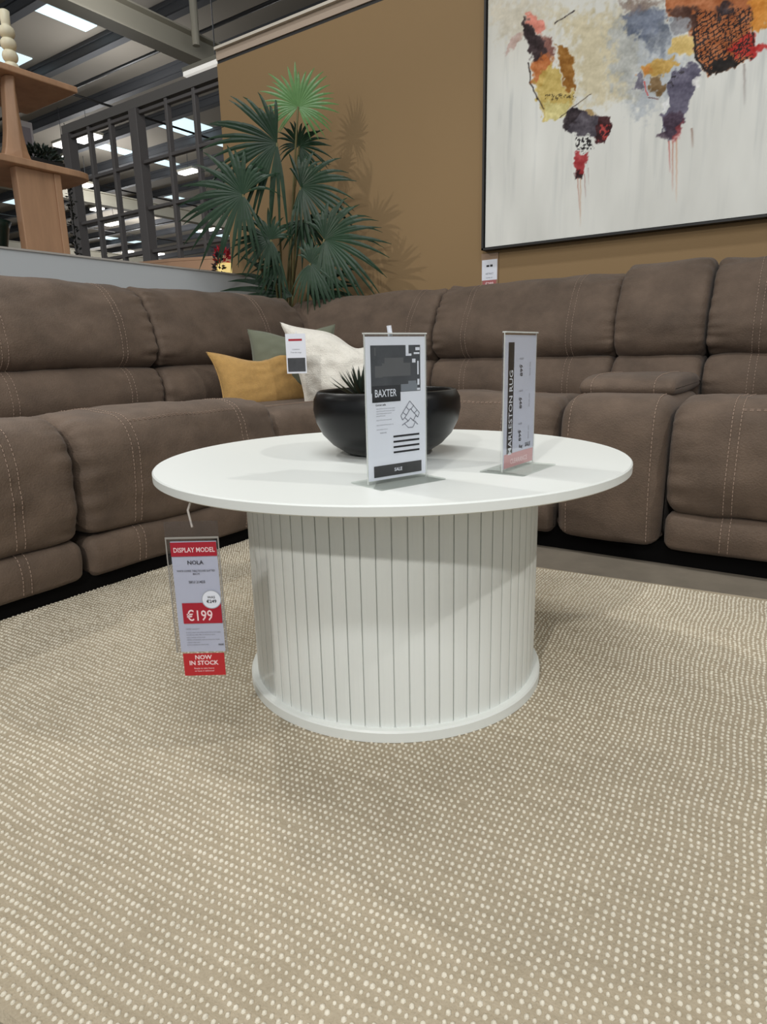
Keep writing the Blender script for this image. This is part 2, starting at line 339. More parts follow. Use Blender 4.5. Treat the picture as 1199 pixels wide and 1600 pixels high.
# ------------------------------------------------------------------ sofa
def chaikin(P, it=2):
    for _ in range(it):
        Q = []
        for i in range(len(P)):
            a = P[i]; b = P[(i + 1) % len(P)]
            Q += [(a[0] * .75 + b[0] * .25, a[1] * .75 + b[1] * .25), (a[0] * .25 + b[0] * .75, a[1] * .25 + b[1] * .75)]
        P = Q
    return P
def resample(P, step):
    out = []
    for i in range(len(P)):
        a = P[i]; b = P[(i + 1) % len(P)]; l = math.hypot(b[0] - a[0], b[1] - a[1]); n = max(1, int(l / step))
        for k in range(n): out.append((a[0] + (b[0] - a[0]) * k / n, a[1] + (b[1] - a[1]) * k / n))
    return out
MAPR = lambda d, w_, z: Vector((w_, .885 + d, z))      # right run: front faces -y
MAPL = lambda d, w_, z: Vector((-.865 - d, w_, z))     # left run: front faces +x
class Cushion:
    def __init__(s, prof, w0, w1, mp, r=.03, puff=.006, seed=0, wr=.004, it=3, endwr=.0, crown=.0):
        s.P = resample(chaikin(prof, it), .018); s.w0, s.w1, s.mp, s.r, s.puff, s.seed, s.wr, s.endwr, s.crown = w0, w1, mp, r, puff, seed, wr, endwr, crown
        n = len(s.P); A_ = sum(s.P[i][0] * s.P[(i + 1) % n][1] - s.P[(i + 1) % n][0] * s.P[i][1] for i in range(n))
        sg = 1 if A_ > 0 else -1; s.N = []
        for i in range(n):
            a = s.P[i - 1]; b = s.P[(i + 1) % n]; tx, tz = b[0] - a[0], b[1] - a[1]; l = math.hypot(tx, tz) or 1
            s.N.append((sg * tz / l, -sg * tx / l))
    def off(s, w_):
        e = min(w_ - s.w0, s.w1 - w_)
        if e < s.r: a = 1 - max(e, 0) / s.r; o = s.r * (1 - math.sqrt(max(0, 1 - a * a)))
        else: o = 0
        t = (w_ - s.w0) / (s.w1 - s.w0)
        return o - s.puff * math.sin(PI * min(max(t, 0), 1)) ** .6
    def pos(s, i, w_, lift=0.):
        n = len(s.P); i0 = int(math.floor(i)) % n; i1 = (i0 + 1) % n; f = i - math.floor(i)
        d = s.P[i0][0] * (1 - f) + s.P[i1][0] * f; z = s.P[i0][1] * (1 - f) + s.P[i1][1] * f
        nd = s.N[i0][0] * (1 - f) + s.N[i1][0] * f; nz = s.N[i0][1] * (1 - f) + s.N[i1][1] * f
        o = s.off(w_)
        q = Vector((d * 7 + s.seed * 3.1, w_ * 7, z * 7)); q2 = Vector((d * 26, w_ * 16 + s.seed, z * 26))
        e = min(w_ - s.w0, s.w1 - w_)
        o += noise.noise(q) * s.wr + noise.noise(q2) * s.wr * .35
        if s.endwr: o += s.endwr * math.exp(-(e / .05) ** 2) * noise.noise(Vector((d * 40 + s.seed, z * 45, w_ * 8)))
        o -= lift
        zz = z - nz * o
        return s.mp(d - nd * o, w_, zz)
    def mesh(s, name, parent, material=None):
        W = []; r = s.r
        for k in range(7): W.append(s.w0 + r * (1 - math.cos(PI / 2 * k / 6)))
        m_ = max(4, int((s.w1 - s.w0 - 2 * r) / .022))
        for k in range(1, m_): W.append(s.w0 + r + (s.w1 - s.w0 - 2 * r) * k / m_)
        for k in range(6, -1, -1): W.append(s.w1 - r * (1 - math.cos(PI / 2 * k / 6)))
        n = len(s.P); mb = MB(); vs = [s.pos(i, w_) for w_ in W for i in range(n)]; fs = []
        for a in range(len(W) - 1):
            for i in range(n):
                j = (i + 1) % n; fs.append((a * n + i, a * n + j, (a + 1) * n + j, (a + 1) * n + i))
        fs.append(tuple(range(n))); fs.append(tuple((len(W) - 1) * n + i for i in range(n)))
        s.ob = mb.add(vs, fs).build(name, material or M_sofa, parent, smooth=True); return s.ob
    def idx(s, d, z): return min(range(len(s.P)), key=lambda i: (s.P[i][0] - d) ** 2 + (s.P[i][1] - z) ** 2)
    def stitches(s, lines, dash=.0062, gap=.0036, rad=.0010):
        """lines: ('w', w, (d,z), (d,z), mid(d,z)) down the profile or ('i', (d,z), w0, w1) across"""
        n = len(s.P); mb = MB()
        for li_, ln in enumerate(lines):
            pts = []
            if li_ and li_ % 2 == 0: mb.build('stitching', M_stitch, s.ob); mb = MB()
            if ln[0] == 'w':
                a, m_, b = s.idx(*ln[2]), s.idx(*ln[4]), s.idx(*ln[3])
                fw = (b - a) % n; inside = ((m_ - a) % n) <= fw
                st = fw if inside else fw - n; K = abs(st) * 6
                pts = [s.pos(a + st * k / K, ln[1], .0010) for k in range(K + 1)]
            else:
                i = s.idx(*ln[1]); K = int(abs(ln[3] - ln[2]) / .003)
                pts = [s.pos(i + (ln[4] if len(ln) > 4 else 0), ln[2] + (ln[3] - ln[2]) * k / K, .0010) for k in range(K + 1)]
            acc = 0; on = True; cur = [pts[0]]
            for p, q in zip(pts, pts[1:]):
                acc += (q - p).length
                if on: cur.append(q)
                if on and acc >= dash:
                    if len(cur) > 1: mb.tube([cur[0], cur[-1]], rad, 5)
                    on = False; acc = 0
                elif not on and acc >= gap: on = True; acc = 0; cur = [q]
        return mb.build('stitching', M_stitch, s.ob)

sofa = thing('corner_sofa', 'large taupe suede corner recliner sofa with tan double stitching, behind the coffee table', 'sofa', (-1.3, 1.3, -.012))
P_foot = [(.12, .035), (.03, .033), (.0, .045), (-.004, .06), (-.010, .09), (-.006, .12), (.004, .136), (.03, .141), (.12, .141)]
P_seat = [(.66, .15), (.06, .143), (.01, .148), (-.004, .17), (-.016, .23), (-.018, .30), (-.012, .36), (.004, .405), (.035, .430), (.09, .440), (.18, .438), (.35, .418), (.5, .400), (.66, .388)]
P_lumb = [(.80, .36), (.60, .365), (.555, .385), (.535, .42), (.530, .46), (.545, .51), (.575, .540), (.62, .552), (.80, .552)]
P_head = [(.86, .54), (.66, .535), (.60, .548), (.560, .575), (.548, .61), (.556, .66), (.580, .72), (.612, .775), (.650, .812), (.70, .832), (.76, .832), (.82, .81), (.86, .76), (.88, .65)]
def back_pair(w0, w1, mp, seed, dz=0., inset=.14, dbl=.013, dd=0., both=True, ewr=.012, hr=.020):
    H = [(d + dd, z + (dz if z > .6 else 0)) for d, z in P_head]; Lp = [(d + dd, z) for d, z in P_lumb]
    c = Cushion(Lp, w0, w1, mp, .024, .008, seed, .007, endwr=ewr * .7); c.mesh('lumbar_cushion', sofa)
    h = Cushion(H, w0, w1, mp, hr, .010, seed + 5, .010, endwr=ewr); h.mesh('headrest_cushion', sofa)
    ws = []
    if inset is not None:
        ws = [w1 - inset - dbl, w1 - inset + dbl / 2] + ([w0 + inset - dbl / 2, w0 + inset + dbl] if both else [])
        c.stitches([('w', q, (.56 + dd, .375), (.58 + dd, .545), (.530 + dd, .46)) for q in ws])
        h.stitches([('w', q, (.60 + dd, .548), (.74 + dd, .83 + dz), (.556 + dd, .66)) for q in ws])
    return c, h
def seat_unit(w0, w1, mp, seed, inset=.15, dbl=.013, cross=True):
    f = Cushion(P_foot, w0 + .004, w1 - .004, mp, .025, .003, seed, .003); f.mesh('footrest', sofa)
    c = Cushion(P_seat, w0, w1, mp, .040, .010, seed + 9, .009, endwr=.008); c.mesh('seat_cushion', sofa)
    ws = [w0 + inset - dbl / 2, w0 + inset + dbl, w1 - inset - dbl, w1 - inset + dbl / 2]
    c.stitches([('w', q, (.56, .393), (.0, .150), (-.016, .30)) for q in ws] +
               ([('i', (.012, .418), w0 + inset + dbl, w1 - inset - dbl), ('i', (.012, .418), w0 + inset + dbl, w1 - inset - dbl, .75)] if cross else []))
    f.stitches([('w', q, (.02, .139), (.0, .045), (-.010, .09)) for q in ws])
# left run
seat_unit(-.85, -.088, MAPL, 1); seat_unit(-.082, .615, MAPL, 2)
back_pair(-.85, -.088, MAPL, 3); back_pair(-.08, .615, MAPL, 4)
# right run
seat_unit(-.755, -.018, MAPR, 5); seat_unit(.288, 1.02, MAPR, 6)
back_pair(-.755, -.028, MAPR, 7, inset=.15); back_pair(.268, 1.02, MAPR, 8, dz=.015)
back_pair(-.024, .262, MAPR, 9, dz=.022, inset=None, dd=-.01, ewr=.006, hr=.022)
# corner
back_pair(.62, 1.445, MAPL, 10, dz=.002, inset=.26, both=False); back_pair(-1.60, -.762, MAPR, 11, dz=.0, inset=.10, both=False)
P_cons = [(.62, .04), (.03, .035), (.0, .045), (-.004, .07), (-.014, .2), (-.014, .33), (-.004, .395), (.02, .430), (.07, .445), (.2, .446), (.62, .44)]
co = Cushion(P_cons, -.012, .282, MAPR, .045, .004, 12, .003); co.mesh('console', sofa)
co.stitches([('w', q, (.2, .446), (.0, .05), (-.014, .30)) for q in (.022, .248)])
P_lid = [(.54, .440), (.15, .438), (.125, .446), (.12, .468), (.145, .486), (.22, .496), (.40, .496), (.52, .490), (.545, .46)]
li = Cushion(P_lid, .0, .268, MAPR, .018, .004, 13, .002); li.mesh('console_lid', sofa)
li.stitches([('w', q, (.45, .490), (.14, .452), (.15, .484)) for q in (.04, .215)])
# corner seat
def wedge():
    poly = [(-1.42, .622), (-.90, .622), (-.865, .66), (-.83, .80), (-.77, .87), (-.765, .92), (-.765, 1.45), (-1.42, 1.45)]
    poly = resample(chaikin(poly, 1), .03); cx, cy = -1.1, 1.03; vs = []; fs = []; lv = [(.0, .06), (.0, .34), (-.006, .372), (-.022, .39), (-.05, .400), (-.12, .405)]
    n = len(poly)
    for (ins, z) in lv:
        for (x, y_) in poly:
            d = Vector((x - cx, y_ - cy)); l = d.length; d *= (l + ins) / l
            q = Vector((cx + d.x, cy + d.y, z)); q.z += .004 * noise.noise(q * 6); vs.append(q)
    for a in range(len(lv) - 1):
        for i in range(n): j = (i + 1) % n; fs.append((a * n + i, a * n + j, (a + 1) * n + j, (a + 1) * n + i))
    fs.append(tuple(range(n))); fs.append(tuple((len(lv) - 1) * n + i for i in range(n)))
    o = MB().add(vs, fs).build('corner_seat', M_sofa, sofa, smooth=True)
    mb = MB()
    for k in range(38):
        for x in (-.99, -.975):
            mb.tube([(x, .66 + k * .0105, .4075), (x, .6665 + k * .0105, .4075)], .001, 5)
    mb.build('stitching', M_stitch, o)
wedge()
MB().box((-1.78, -.84, .05), (-1.64, 1.30, .74)).build('back_shell', M_sofa, sofa, bevel=.02)
MB().box((-1.4, 1.62, .05), (1.02, 1.80, .74)).build('back_shell', M_sofa, sofa, bevel=.02)
MB().box((-1.76, -.83, .0005), (-.882, .60, .05)).build('plinth', M_black, sofa)
MB().box((-.84, .915, -.012), (1.0, 1.78, .05)).build('plinth', M_black, sofa)
MB().box((-1.72, .60, .0005), (-.882, 1.30, .05)).box((-1.3, 1.0, .0005), (-.84, 1.70, .05)).build('plinth', M_black, sofa)

# ------------------------------------------------------------------ coffee table
tab = thing('coffee_table', 'round white coffee table with a slatted drum pedestal on the rug', 'coffee table', (0, 0, 0))
HT = .3994
to = MB().lathe([(.0, HT - .0155), (.397, HT - .0155), (.4, HT - .0135), (.4, HT - .002), (.398, HT), (.0, HT)], 160, cap=False).build('table_top', M_white, tab, smooth='auto')
prof = []; NS = 70; rd = .2555
for k in range(NS):
    a0 = 2 * PI * k / NS; g = .0011 / rd
    for da, dr in ((g, -.0035), (g * 1.0, 0), (2 * PI / NS * .33, 0.0004), (2 * PI / NS * .67, .0004), (2 * PI / NS - g, 0), (2 * PI / NS - g, -.0035)):
        prof.append(((rd + dr) * math.cos(a0 + da), (rd + dr) * math.sin(a0 + da)))
n = len(prof); vs = [(x, y_, .006) for x, y_ in prof] + [(x, y_, HT - .0155) for x, y_ in prof]
MB().add(vs, [(i, (i + 1) % n, n + (i + 1) % n, n + i) for i in range(n)]).build('slatted_drum', M_white, tab)
ri = MB().lathe([(.0, 0), (.2665, 0), (.2677, .001), (.2677, .0165), (.2655, .0196), (.250, .0196), (.24, .012), (.0, .012)], 128, cap=False).build('base_ring', M_white, tab, smooth='auto')

# ------------------------------------------------------------------ bowl with succulent
bw = thing('bowl', 'wide black rounded bowl in the middle of the white table, filled with bark', 'bowl', (-.02, .02, HT))
prof = [(.0, .0), (.060, .0), (.076, .004), (.098, .018), (.115, .036), (.126, .058), (.1305, .080), (.129, .098), (.123, .110), (.1195, .112), (.116, .110), (.120, .100), (.121, .085), (.115, .068), (.0, .060)]
MB().lathe([(r, z + HT) for r, z in prof], 96, (-.02, .02, 0), cap=False).build('bowl_body', M_bowl, bw, smooth=True)
mb = MB(); vs = []; fs = []
for i in range(13):
    for k in range(48):
        r = .1165 * i / 12; a = 2 * PI * k / 48; vs.append((-.02 + r * math.cos(a), .02 + r * math.sin(a), HT + .0985 + .006 * noise.noise(Vector((r * math.cos(a) * 50, r * math.sin(a) * 50, 0)))))
for i in range(12):
    for k in range(48): fs.append((i * 48 + k, (i + 1) * 48 + k, (i + 1) * 48 + (k + 1) % 48, i * 48 + (k + 1) % 48))
mb.add(vs, fs).build('bark_filling', M_fill, bw)
def spiky(cx, cy, z, s, name, label, n_=46, seed=1):
    rnd = random.Random(seed); mb = MB()
    for k in range(n_):
        az = k * 2.39996; el = .12 + 1.3 * (k / n_); L_ = s * (1.05 - .30 * k / n_) * rnd.uniform(.85, 1.1)
        d = Vector((math.cos(az) * math.cos(el), math.sin(az) * math.cos(el), math.sin(el))); sd = Vector((-math.sin(az), math.cos(az), 0)); up = sd.cross(d) * -1
        vs = []; fs = []
        for q, (t, wd) in enumerate(((0, .35), (.3, 1), (.6, .75), (.85, .38), (1, .04))):
            c = Vector((cx, cy, z)) + d * L_ * t + Vector((0, 0, 1)) * L_ * .18 * t * t; ww = s * .062 * wd
            vs += [c - sd * ww, c - up * ww * .5, c + sd * ww, c + up * ww * .25]
        for q in range(4):
            for e in range(4): fs.append((q * 4 + e, q * 4 + (e + 1) % 4, q * 4 + 4 + (e + 1) % 4, q * 4 + 4 + e))
        mb.add(vs, fs)
    o = mb.build(name, M_succ); tag(o, label, 'plant'); return o
spiky(-.066, .006, HT + .098, .060, 'succulent', 'small dark spiky succulent poking out of the black bowl left of the upright card')

# ------------------------------------------------------------------ upright acrylic sign holders
def sign_frame(px, py, deg):
    a = math.radians(deg); lx = Vector((math.cos(a), math.sin(a), 0)); lz = Vector((math.sin(a), -math.cos(a), 0))  # lz faces viewer
    return Matrix(((lx.x, 0, lz.x, px), (lx.y, 0, lz.y, py), (0, 1, 0, HT + .0022), (0, 0, 0, 1)))
def holder(t, mx, W=.1, H=.195):
    MB().box((-.002, .0, -.003), (W + .002, H, -.0012), mx).box((-.002, .0, .0012), (W + .002, H, .003), mx).build('acrylic_panel', M_acr, t)
    MB().box((-.002, .0, -.0005), (-.0005, H, .0005), mx).box((W + .0005, 0, -.0005), (W + .002, H, .0005), mx).box((-.002, H, -.003), (W + .002, H + .0018, .003), mx).build('panel_edge', mat('frosted_edge', (206, 208, 204), .4), t)
    MB().box((-.006, -.0022, -.034), (W + .006, .0, .036), mx).build('foot', M_foot, t)
def rect(mb, x0, y0, x1, y1, z, mx): mb.add([(x0, y0, z), (x1, y0, z), (x1, y1, z), (x0, y1, z)], [(0, 1, 2, 3)], mx)
mx1 = sign_frame(.133, -.253, 71.6)
s1 = thing('sign_holder', 'upright clear acrylic stand with a BAXTER sofa card, in front of the black bowl', 'sign', (.149, -.205, HT))
holder(s1, mx1)
sh = MB().box((0, .004, -.0006), (.1, .192, .0006), mx1).build('card', M_paper, s1)
Z1 = .0008; Z2 = .0010; Z3 = .00115
q = MB(); rect(q, .0075, .120, .0915, .181, Z1, mx1); q.build('photo_print', M_photo, sh)
q = MB(); rect(q, .0085, .1080, .056, .1295, Z2, mx1); q.build('title_panel', M_ink, sh)
for i in range(4): q = MB(); rect(q, .0425, .038 + i * .0072, .0885, .0405 + i * .0072, Z2, mx1); q.build('printed_line', M_ink, sh)
q = MB(); rect(q, .0085, .008, .092, .0235, Z2, mx1); q.build('footer_bar', M_ink, sh)
q = MB(); text_add(q, 'Corner sofa', .0135, .1035, .0024, mx1, Z2, bold=.02); q.build('subtitle', M_ink, sh)
# furniture in the printed photograph: pale sofa outline and window shapes
q = MB()
for (a, b, c_, d) in [(.066, .169, .071, .181), (.066, .167, .076, .170), (.080, .169, .090, .1715), (.083, .174, .0905, .178), (.077, .158, .083, .163), (.086, .142, .0885, .160), (.086, .128, .0895, .136), (.085, .121, .0905, .124)]: rect(q, a, b, c_, d, Z2, mx1)
q.build('window_print', M_paper, sh); q = MB(); text_add(q, 'BAXTER', .0125, .115, .0095, mx1, Z3, bold=.012, maxw=.036)
q.build('title_lettering', M_paper, sh); q = MB(); text_add(q, 'SALE', .050, .0135, .0045, mx1, Z3, align='CENTER', bold=.03)
q.build('footer_lettering', M_paper, sh)
q = MB()
rect(q, .026, .141, .074, .158, Z2, mx1); rect(q, .030, .158, .062, .165, Z2, mx1); rect(q, .014, .140, .026, .155, Z2, mx1); rect(q, .014, .168, .0158, .178, Z2, mx1)
q.build('sofa_print', mat('print_mid_grey', (88, 88, 90), .5), sh)
q = MB(); rect(q, .057, .1205, .086, .130, Z2, mx1); rect(q, .070, .130, .084, .134, Z2, mx1); q.build('floor_print', mat('print_light_grey', (120, 126, 134), .5), sh)
q = MB()
for (yy, w_) in [(.0990, .038), (.0958, .036), (.0926, .030), (.0895, .018), (.0840, .030), (.0775, .032), (.0715, .022)]:
    text_add(q, 'seats of three and more power option'[:int(w_ * 1000)], .0145, yy, .0014, mx1, Z2, maxw=w_)
text_add(q, 'SCAN ME', .0200, .0665, .0018, mx1, Z2); 
q.build('small_print', M_grey, sh)
q = MB()   # line drawing of the corner sofa plan
def ln(x0, y0, x1, y1, t=.0005):
    d = Vector((x1 - x0, y1 - y0, 0)); n_ = Vector((-d.y, d.x, 0)).normalized() * t
    q.add([Vector((x0, y0, Z2)) - n_, Vector((x1, y1, Z2)) - n_, Vector((x1, y1, Z2)) + n_, Vector((x0, y0, Z2)) + n_], [(0, 1, 2, 3)], mx1)
for a in [(.056, .088, .072, .107), (.072, .107, .089, .090), (.056, .088, .059, .082), (.089, .090, .086, .084), (.059, .082, .063, .085), (.063, .085, .073, .0965), (.073, .0965, .083, .087), (.083, .087, .086, .084), (.060, .092, .066, .088), (.066, .099, .071, .0945), (.079, .101, .074, .0955), (.085, .094, .080, .090),
          (.063, .085, .069, .080), (.069, .080, .073, .084), (.073, .084, .078, .080), (.078, .080, .083, .087), (.062, .077, .069, .071), (.069, .071, .077, .071), (.077, .071, .082, .078), (.058, .075, .062, .077), (.082, .078, .086, .074), (.069, .080, .062, .077), (.078, .080, .082, .078)]: ln(*a)
q.build('plan_drawing', M_grey, sh)
MB().tube([mx1 @ Vector((.046, .193, -.006)), mx1 @ Vector((.044, .206, -.006))], .0032, 10).build('clip', M_paper, s1)

mx2 = sign_frame(.251, -.086, 87)
s2 = thing('sign_holder', 'upright clear acrylic stand with a rug price card turned side-on, right of the black bowl', 'sign', (.253, -.036, HT))
holder(s2, mx2)
sh = MB().box((0, .030, -.0006), (.1, .192, .0006), mx2).box((0, .004, -.0006), (.1, .030, .0006), mx2).build('card', M_paper2, s2)
q = MB(); rect(q, .010, .020, .028, .182, Z1, mx2); q.build('title_strip', M_ink, sh)
q = MB()
for yy in (.040, .088, .135): 
    text_add(q, '€', .045, yy + .012, .004, mx2, Z2, rot=0)
    text_add(q, '899', .056, yy - .001, .008, mx2, Z2, rot=PI / 2, bold=.01, maxw=.016)
q.build('price_lettering', M_ink, sh); q = MB(); text_add(q, 'Rug', .050, .029, .005, mx2, Z2, bold=.02); text_add(q, 'SALE', .070, .029, .006, mx2, Z2, bold=.02)
q.build('printed_text', M_ink, sh)
q = MB(); text_add(q, 'MARLESTON RUG', .0245, .022, .0105, mx2, Z3, rot=PI / 2, bold=.015, maxw=.150); q.build('title_lettering', M_paper, sh)
q = MB()
for yy in (.064, .112, .158): text_add(q, '160x230', .045, yy, .0026, mx2, Z2); text_add(q, 'Stock size', .082, yy - .024, .0035, mx2, Z2, rot=PI / 2, maxw=.028)
q.build('small_print', M_grey, sh)
q = MB(); rect(q, .002, .004, .098, .0245, Z2, mx2); q.build('red_band', mat('faded_red_card', (206, 150, 152), .5), sh)
q = MB(); text_add(q, 'CLEARANCE', .050, .009, .007, mx2, Z3, align='CENTER', bold=.02, maxw=.08); q.build('band_lettering', M_pink, sh)

# ------------------------------------------------------------------ hanging price tag
fw = Vector((-.568, .823, 0)); rt = Vector((.823, .568, 0))
mt_ = Matrix(((rt.x, 0, -fw.x, -.0880), (rt.y, 0, -fw.y, -.4145), (0, 1, 0, .133), (0, 0, 0, 1)))
Wt = .0655
pt = thing('price_tag', 'red and white 199 euro price tag hanging from the left edge of the white table', 'price tag', (-.06, -.395, .384))
MB().tube([(-.0715, -.384, .3845), (-.070, -.392, .372), mt_ @ Vector((.0345, .218, .002))], .0016, 8).build('plastic_loop', mat('loop_plastic', (176, 168, 160), .4), pt)
MB().box((-.004, .036, -.0012), (Wt + .003, .226, -.0004), mt_).box((-.004, .036, .0006), (Wt + .003, .226, .0012), mt_).build('sleeve', M_sleeve, pt)
MB().box((-.004, .202, .0012), (Wt + .003, .2045, .0022), mt_).box((-.004, .036, .0012), (-.0025, .202, .002), mt_).box((Wt + .0015, .036, .0012), (Wt + .003, .202, .002), mt_).build('sleeve_seam', mat('seam_plastic', (150, 146, 140), .35), pt)
cd = MB().box((.002, .036, -.0003), (Wt - .001, .198, .0003), mt_).build('card', M_paper2, pt)
E1, E2, E3 = .0014, .0016, .0018
q = MB(); rect(q, .002, .177, Wt - .001, .197, E1, mt_); q.build('red_band', M_red, cd)
q = MB(); rect(q, .010, .079, Wt - .0015, .1095, E1, mt_); q.build('price_band', M_red, cd)
q = MB(); text_add(q, 'DISPLAY MODEL', Wt / 2 + .001, .183, .0065, mt_, E2, align='CENTER', bold=.02, maxw=.056); q.build('heading_lettering', M_pink, cd)
q = MB(); text_add(q, '€199', .015, .0835, .0150, mt_, E2, bold=.015, maxw=.036); q.build('price_lettering', M_pink, cd)
q = MB(); text_add(q, 'NOLA', Wt / 2 + .001, .1655, .0055, mt_, E2, align='CENTER', bold=.01)
text_add(q, 'WHITE COFFEE TABLE ROUND SLATTED', Wt / 2 + .001, .1550, .0026, mt_, E2, align='CENTER', bold=.005, maxw=.052)
text_add(q, '80CM', Wt / 2 + .001, .1505, .0026, mt_, E2, align='CENTER')
text_add(q, 'SKU 21455', Wt / 2 + .001, .1385, .0034, mt_, E2, align='CENTER', bold=.01)
text_add(q, 'ONLINE', .0555, .0455, .0026, mt_, E2, bold=.02, maxw=.0075)
text_add(q, 'WAS', .0515, .1160, .0034, mt_, E3 + .0004, align='CENTER', bold=.01); text_add(q, '€249', .0515, .1095, .0044, mt_, E3 + .0004, align='CENTER', bold=.02, maxw=.015)
q.build('printed_text', M_ink, cd)
q = MB()
for (yy, tx, w_) in [(.0700, 'OFFER VALIDITY', .024), (.0650, 'In stock items only while stocks last on this table', .048), (.0615, 'not with any other offer or sale item in store', .040), (.0575, 'ask a member of the team', .026), (.0540, 'delivery and assembly extra see instore for details', .046), (.0500, 'colours may vary', .020), (.0465, 'prices include vat where due', .036)]:
    text_add(q, tx, .012, yy, .0018, mt_, E2, maxw=w_)
q.build('small_print', M_grey, cd)
q = MB(); q.lathe([(.0, 0), (.0128, 0), (.0128, .0001), (.0, .0001)], 40, mx=mt_ @ Matrix.Translation((.0515, .1143, E2)), cap=False); q.build('badge_disc', M_paper, cd)
q = MB(); q.lathe([(.0124, .0002), (.0136, .0002)], 40, mx=mt_ @ Matrix.Translation((.0515, .1143, E2)), cap=False); q.build('badge_ring', M_lgrey, cd)
st = MB().box((.0045, .0, .0012), (Wt - .003, .034, .0018), mt_).build('stock_sticker', M_redd, pt)
q = MB(); text_add(q, 'NOW', Wt / 2, .0250, .0062, mt_, .0019, align='CENTER', bold=.04); text_add(q, 'IN STOCK', Wt / 2, .0165, .0062, mt_, .0019, align='CENTER', bold=.04, maxw=.042)
text_add(q, 'Ready to take home', Wt / 2, .0100, .0024, mt_, .0019, align='CENTER', maxw=.042); text_add(q, 'or have it delivered', Wt / 2, .0060, .0024, mt_, .0019, align='CENTER', maxw=.032)
q.build('pale_lettering', M_pink, st)

# ------------------------------------------------------------------ cushions
def pillow(name, w_, h_, th, material, loc, normal, roll, label, seed=0, pinch=.10, dent=0., wr=.006, horn=.5, shear=0., dc=0.):
    N_ = 34; vs = []; fs = []
    def P(u, v, sd):
        x = u * w_ / 2 * (1 - pinch * (1 - v * v) * abs(u) ** 3 * .6); y_ = v * h_ / 2 * (1 - pinch * (1 - u * u) * abs(v) ** 3 * .9)
        y_ -= dent * math.exp(-((u - dc) / .45) ** 2) * max(0, v) ** 1.5; x -= shear * v * h_
        c = abs(u * v) ** 6; x *= 1 + .05 * c * horn; y_ *= 1 + .07 * c * horn
        t = th * ((1 - abs(u) ** 2.6) * (1 - abs(v) ** 2.6)) ** .55
        t *= 1 + .25 * noise.noise(Vector((u * 1.6 + seed, v * 1.6, sd)))
        z = sd * (t / 2) + wr * noise.noise(Vector((u * 5 + seed, v * 5, sd * 2))) * (1 - max(abs(u), abs(v)) ** 4)
        return (x, y_, z)
    n1 = N_ + 1
    for sd in (1, -1):
        for i in range(n1):
            for j in range(n1):
                u = math.sin((i / N_ * 2 - 1) * PI / 2); v = math.sin((j / N_ * 2 - 1) * PI / 2)
                vs.append(P(u, v, sd))
    for s_ in (0, 1):
        for i in range(N_):
            for j in range(N_):
                a = s_ * n1 * n1 + i * n1 + j; fs.append((a, a + 1, a + n1 + 1, a + n1))
    nz = Vector(normal).normalized(); up = Vector((0, 0, 1)); lx = up.cross(nz).normalized(); ly = nz.cross(lx)
    R = Matrix((lx, ly, nz)).transposed().to_4x4() @ Matrix.Rotation(roll, 4, 'Z')
    mx = Matrix.Translation(loc) @ R
    mb = MB(); mb.add(vs, fs, mx)
    t = thing(name, label, 'cushion', loc)
    o = mb.build('cover', material, t, smooth=True)
    bm = bmesh.new(); bm.from_mesh(o.data); bmesh.ops.remove_doubles(bm, verts=bm.verts[:], dist=.0005); bm.to_mesh(o.data); bm.free()
    # piped seam round the edge
    pts = []
    for k in range(160):
        a = k / 40; s_ = int(a); f = (a - s_) * 2 - 1
        u, v = [(f, -1), (1, f), (-f, 1), (-1, -f)][s_]
        p = P(u, v, 1); pts.append(mx @ Vector((p[0], p[1], 0)))
    pts.append(pts[0]); MB().tube(pts, .0026, 6, cap=False).build('piped_seam', material, o, smooth=True)
    return t, mx
pillow('cushion', .345, .25, .10, M_sage, (-1.20, 1.095, .562), (.60, -.76, .22), math.radians(2), 'sage green square cushion tucked behind the mustard and cream cushions', 3, dent=.03)
pillow('cushion', .51, .245, .12, M_mustard, (-1.235, 1.015, .492), (.93, -.28, .20), math.radians(4.5), 'mustard yellow oblong cushion leaning on the left side of the sofa corner', 1, pinch=.12, dent=.042, dc=-.22, horn=.7)
pillow('cushion', .345, .285, .15, M_cream, (-.928, 1.050, .523), (.50, -.83, .14), math.radians(-6), 'cream boucle cushion slumped in the sofa corner behind the black bowl', 5, pinch=.07, wr=.012, dent=.06, horn=1.0, shear=.20, dc=.7)
# small hang tag of the cream cushion
g = Matrix(((rt.x, 0, -fw.x, -.930), (rt.y, 0, -fw.y, .758), (0, 1, 0, .515), (0, 0, 0, 1)))
tg = thing('hang_tag', 'small white hang tag with a red line and dark photo, on the cream cushion', 'tag', (-.930, .758, .58))
TW = .068
cd = MB().box((0, 0, -.0006), (TW, .132, .0006), g).build('tag_card', M_paper, tg)
q = MB(); rect(q, .010, .108, TW - .012, .115, .001, g); q.build('red_line', M_red, cd)
q = MB(); rect(q, .004, .006, TW - .004, .052, .001, g); q.build('photo_print', M_photo, cd)
q = MB(); text_add(q, 'CUSHION', TW / 2, .078, .004, g, .001, align='CENTER'); text_add(q, 'From the range', TW / 2, .068, .005, g, .001, align='CENTER', maxw=.036); q.build('printed_text', M_grey, cd)
MB().tube([g @ Vector((TW / 2, .13, 0)), g @ Vector((TW / 2 + .002, .139, -.02))], .0012, 6).build('loop', M_paper, tg)
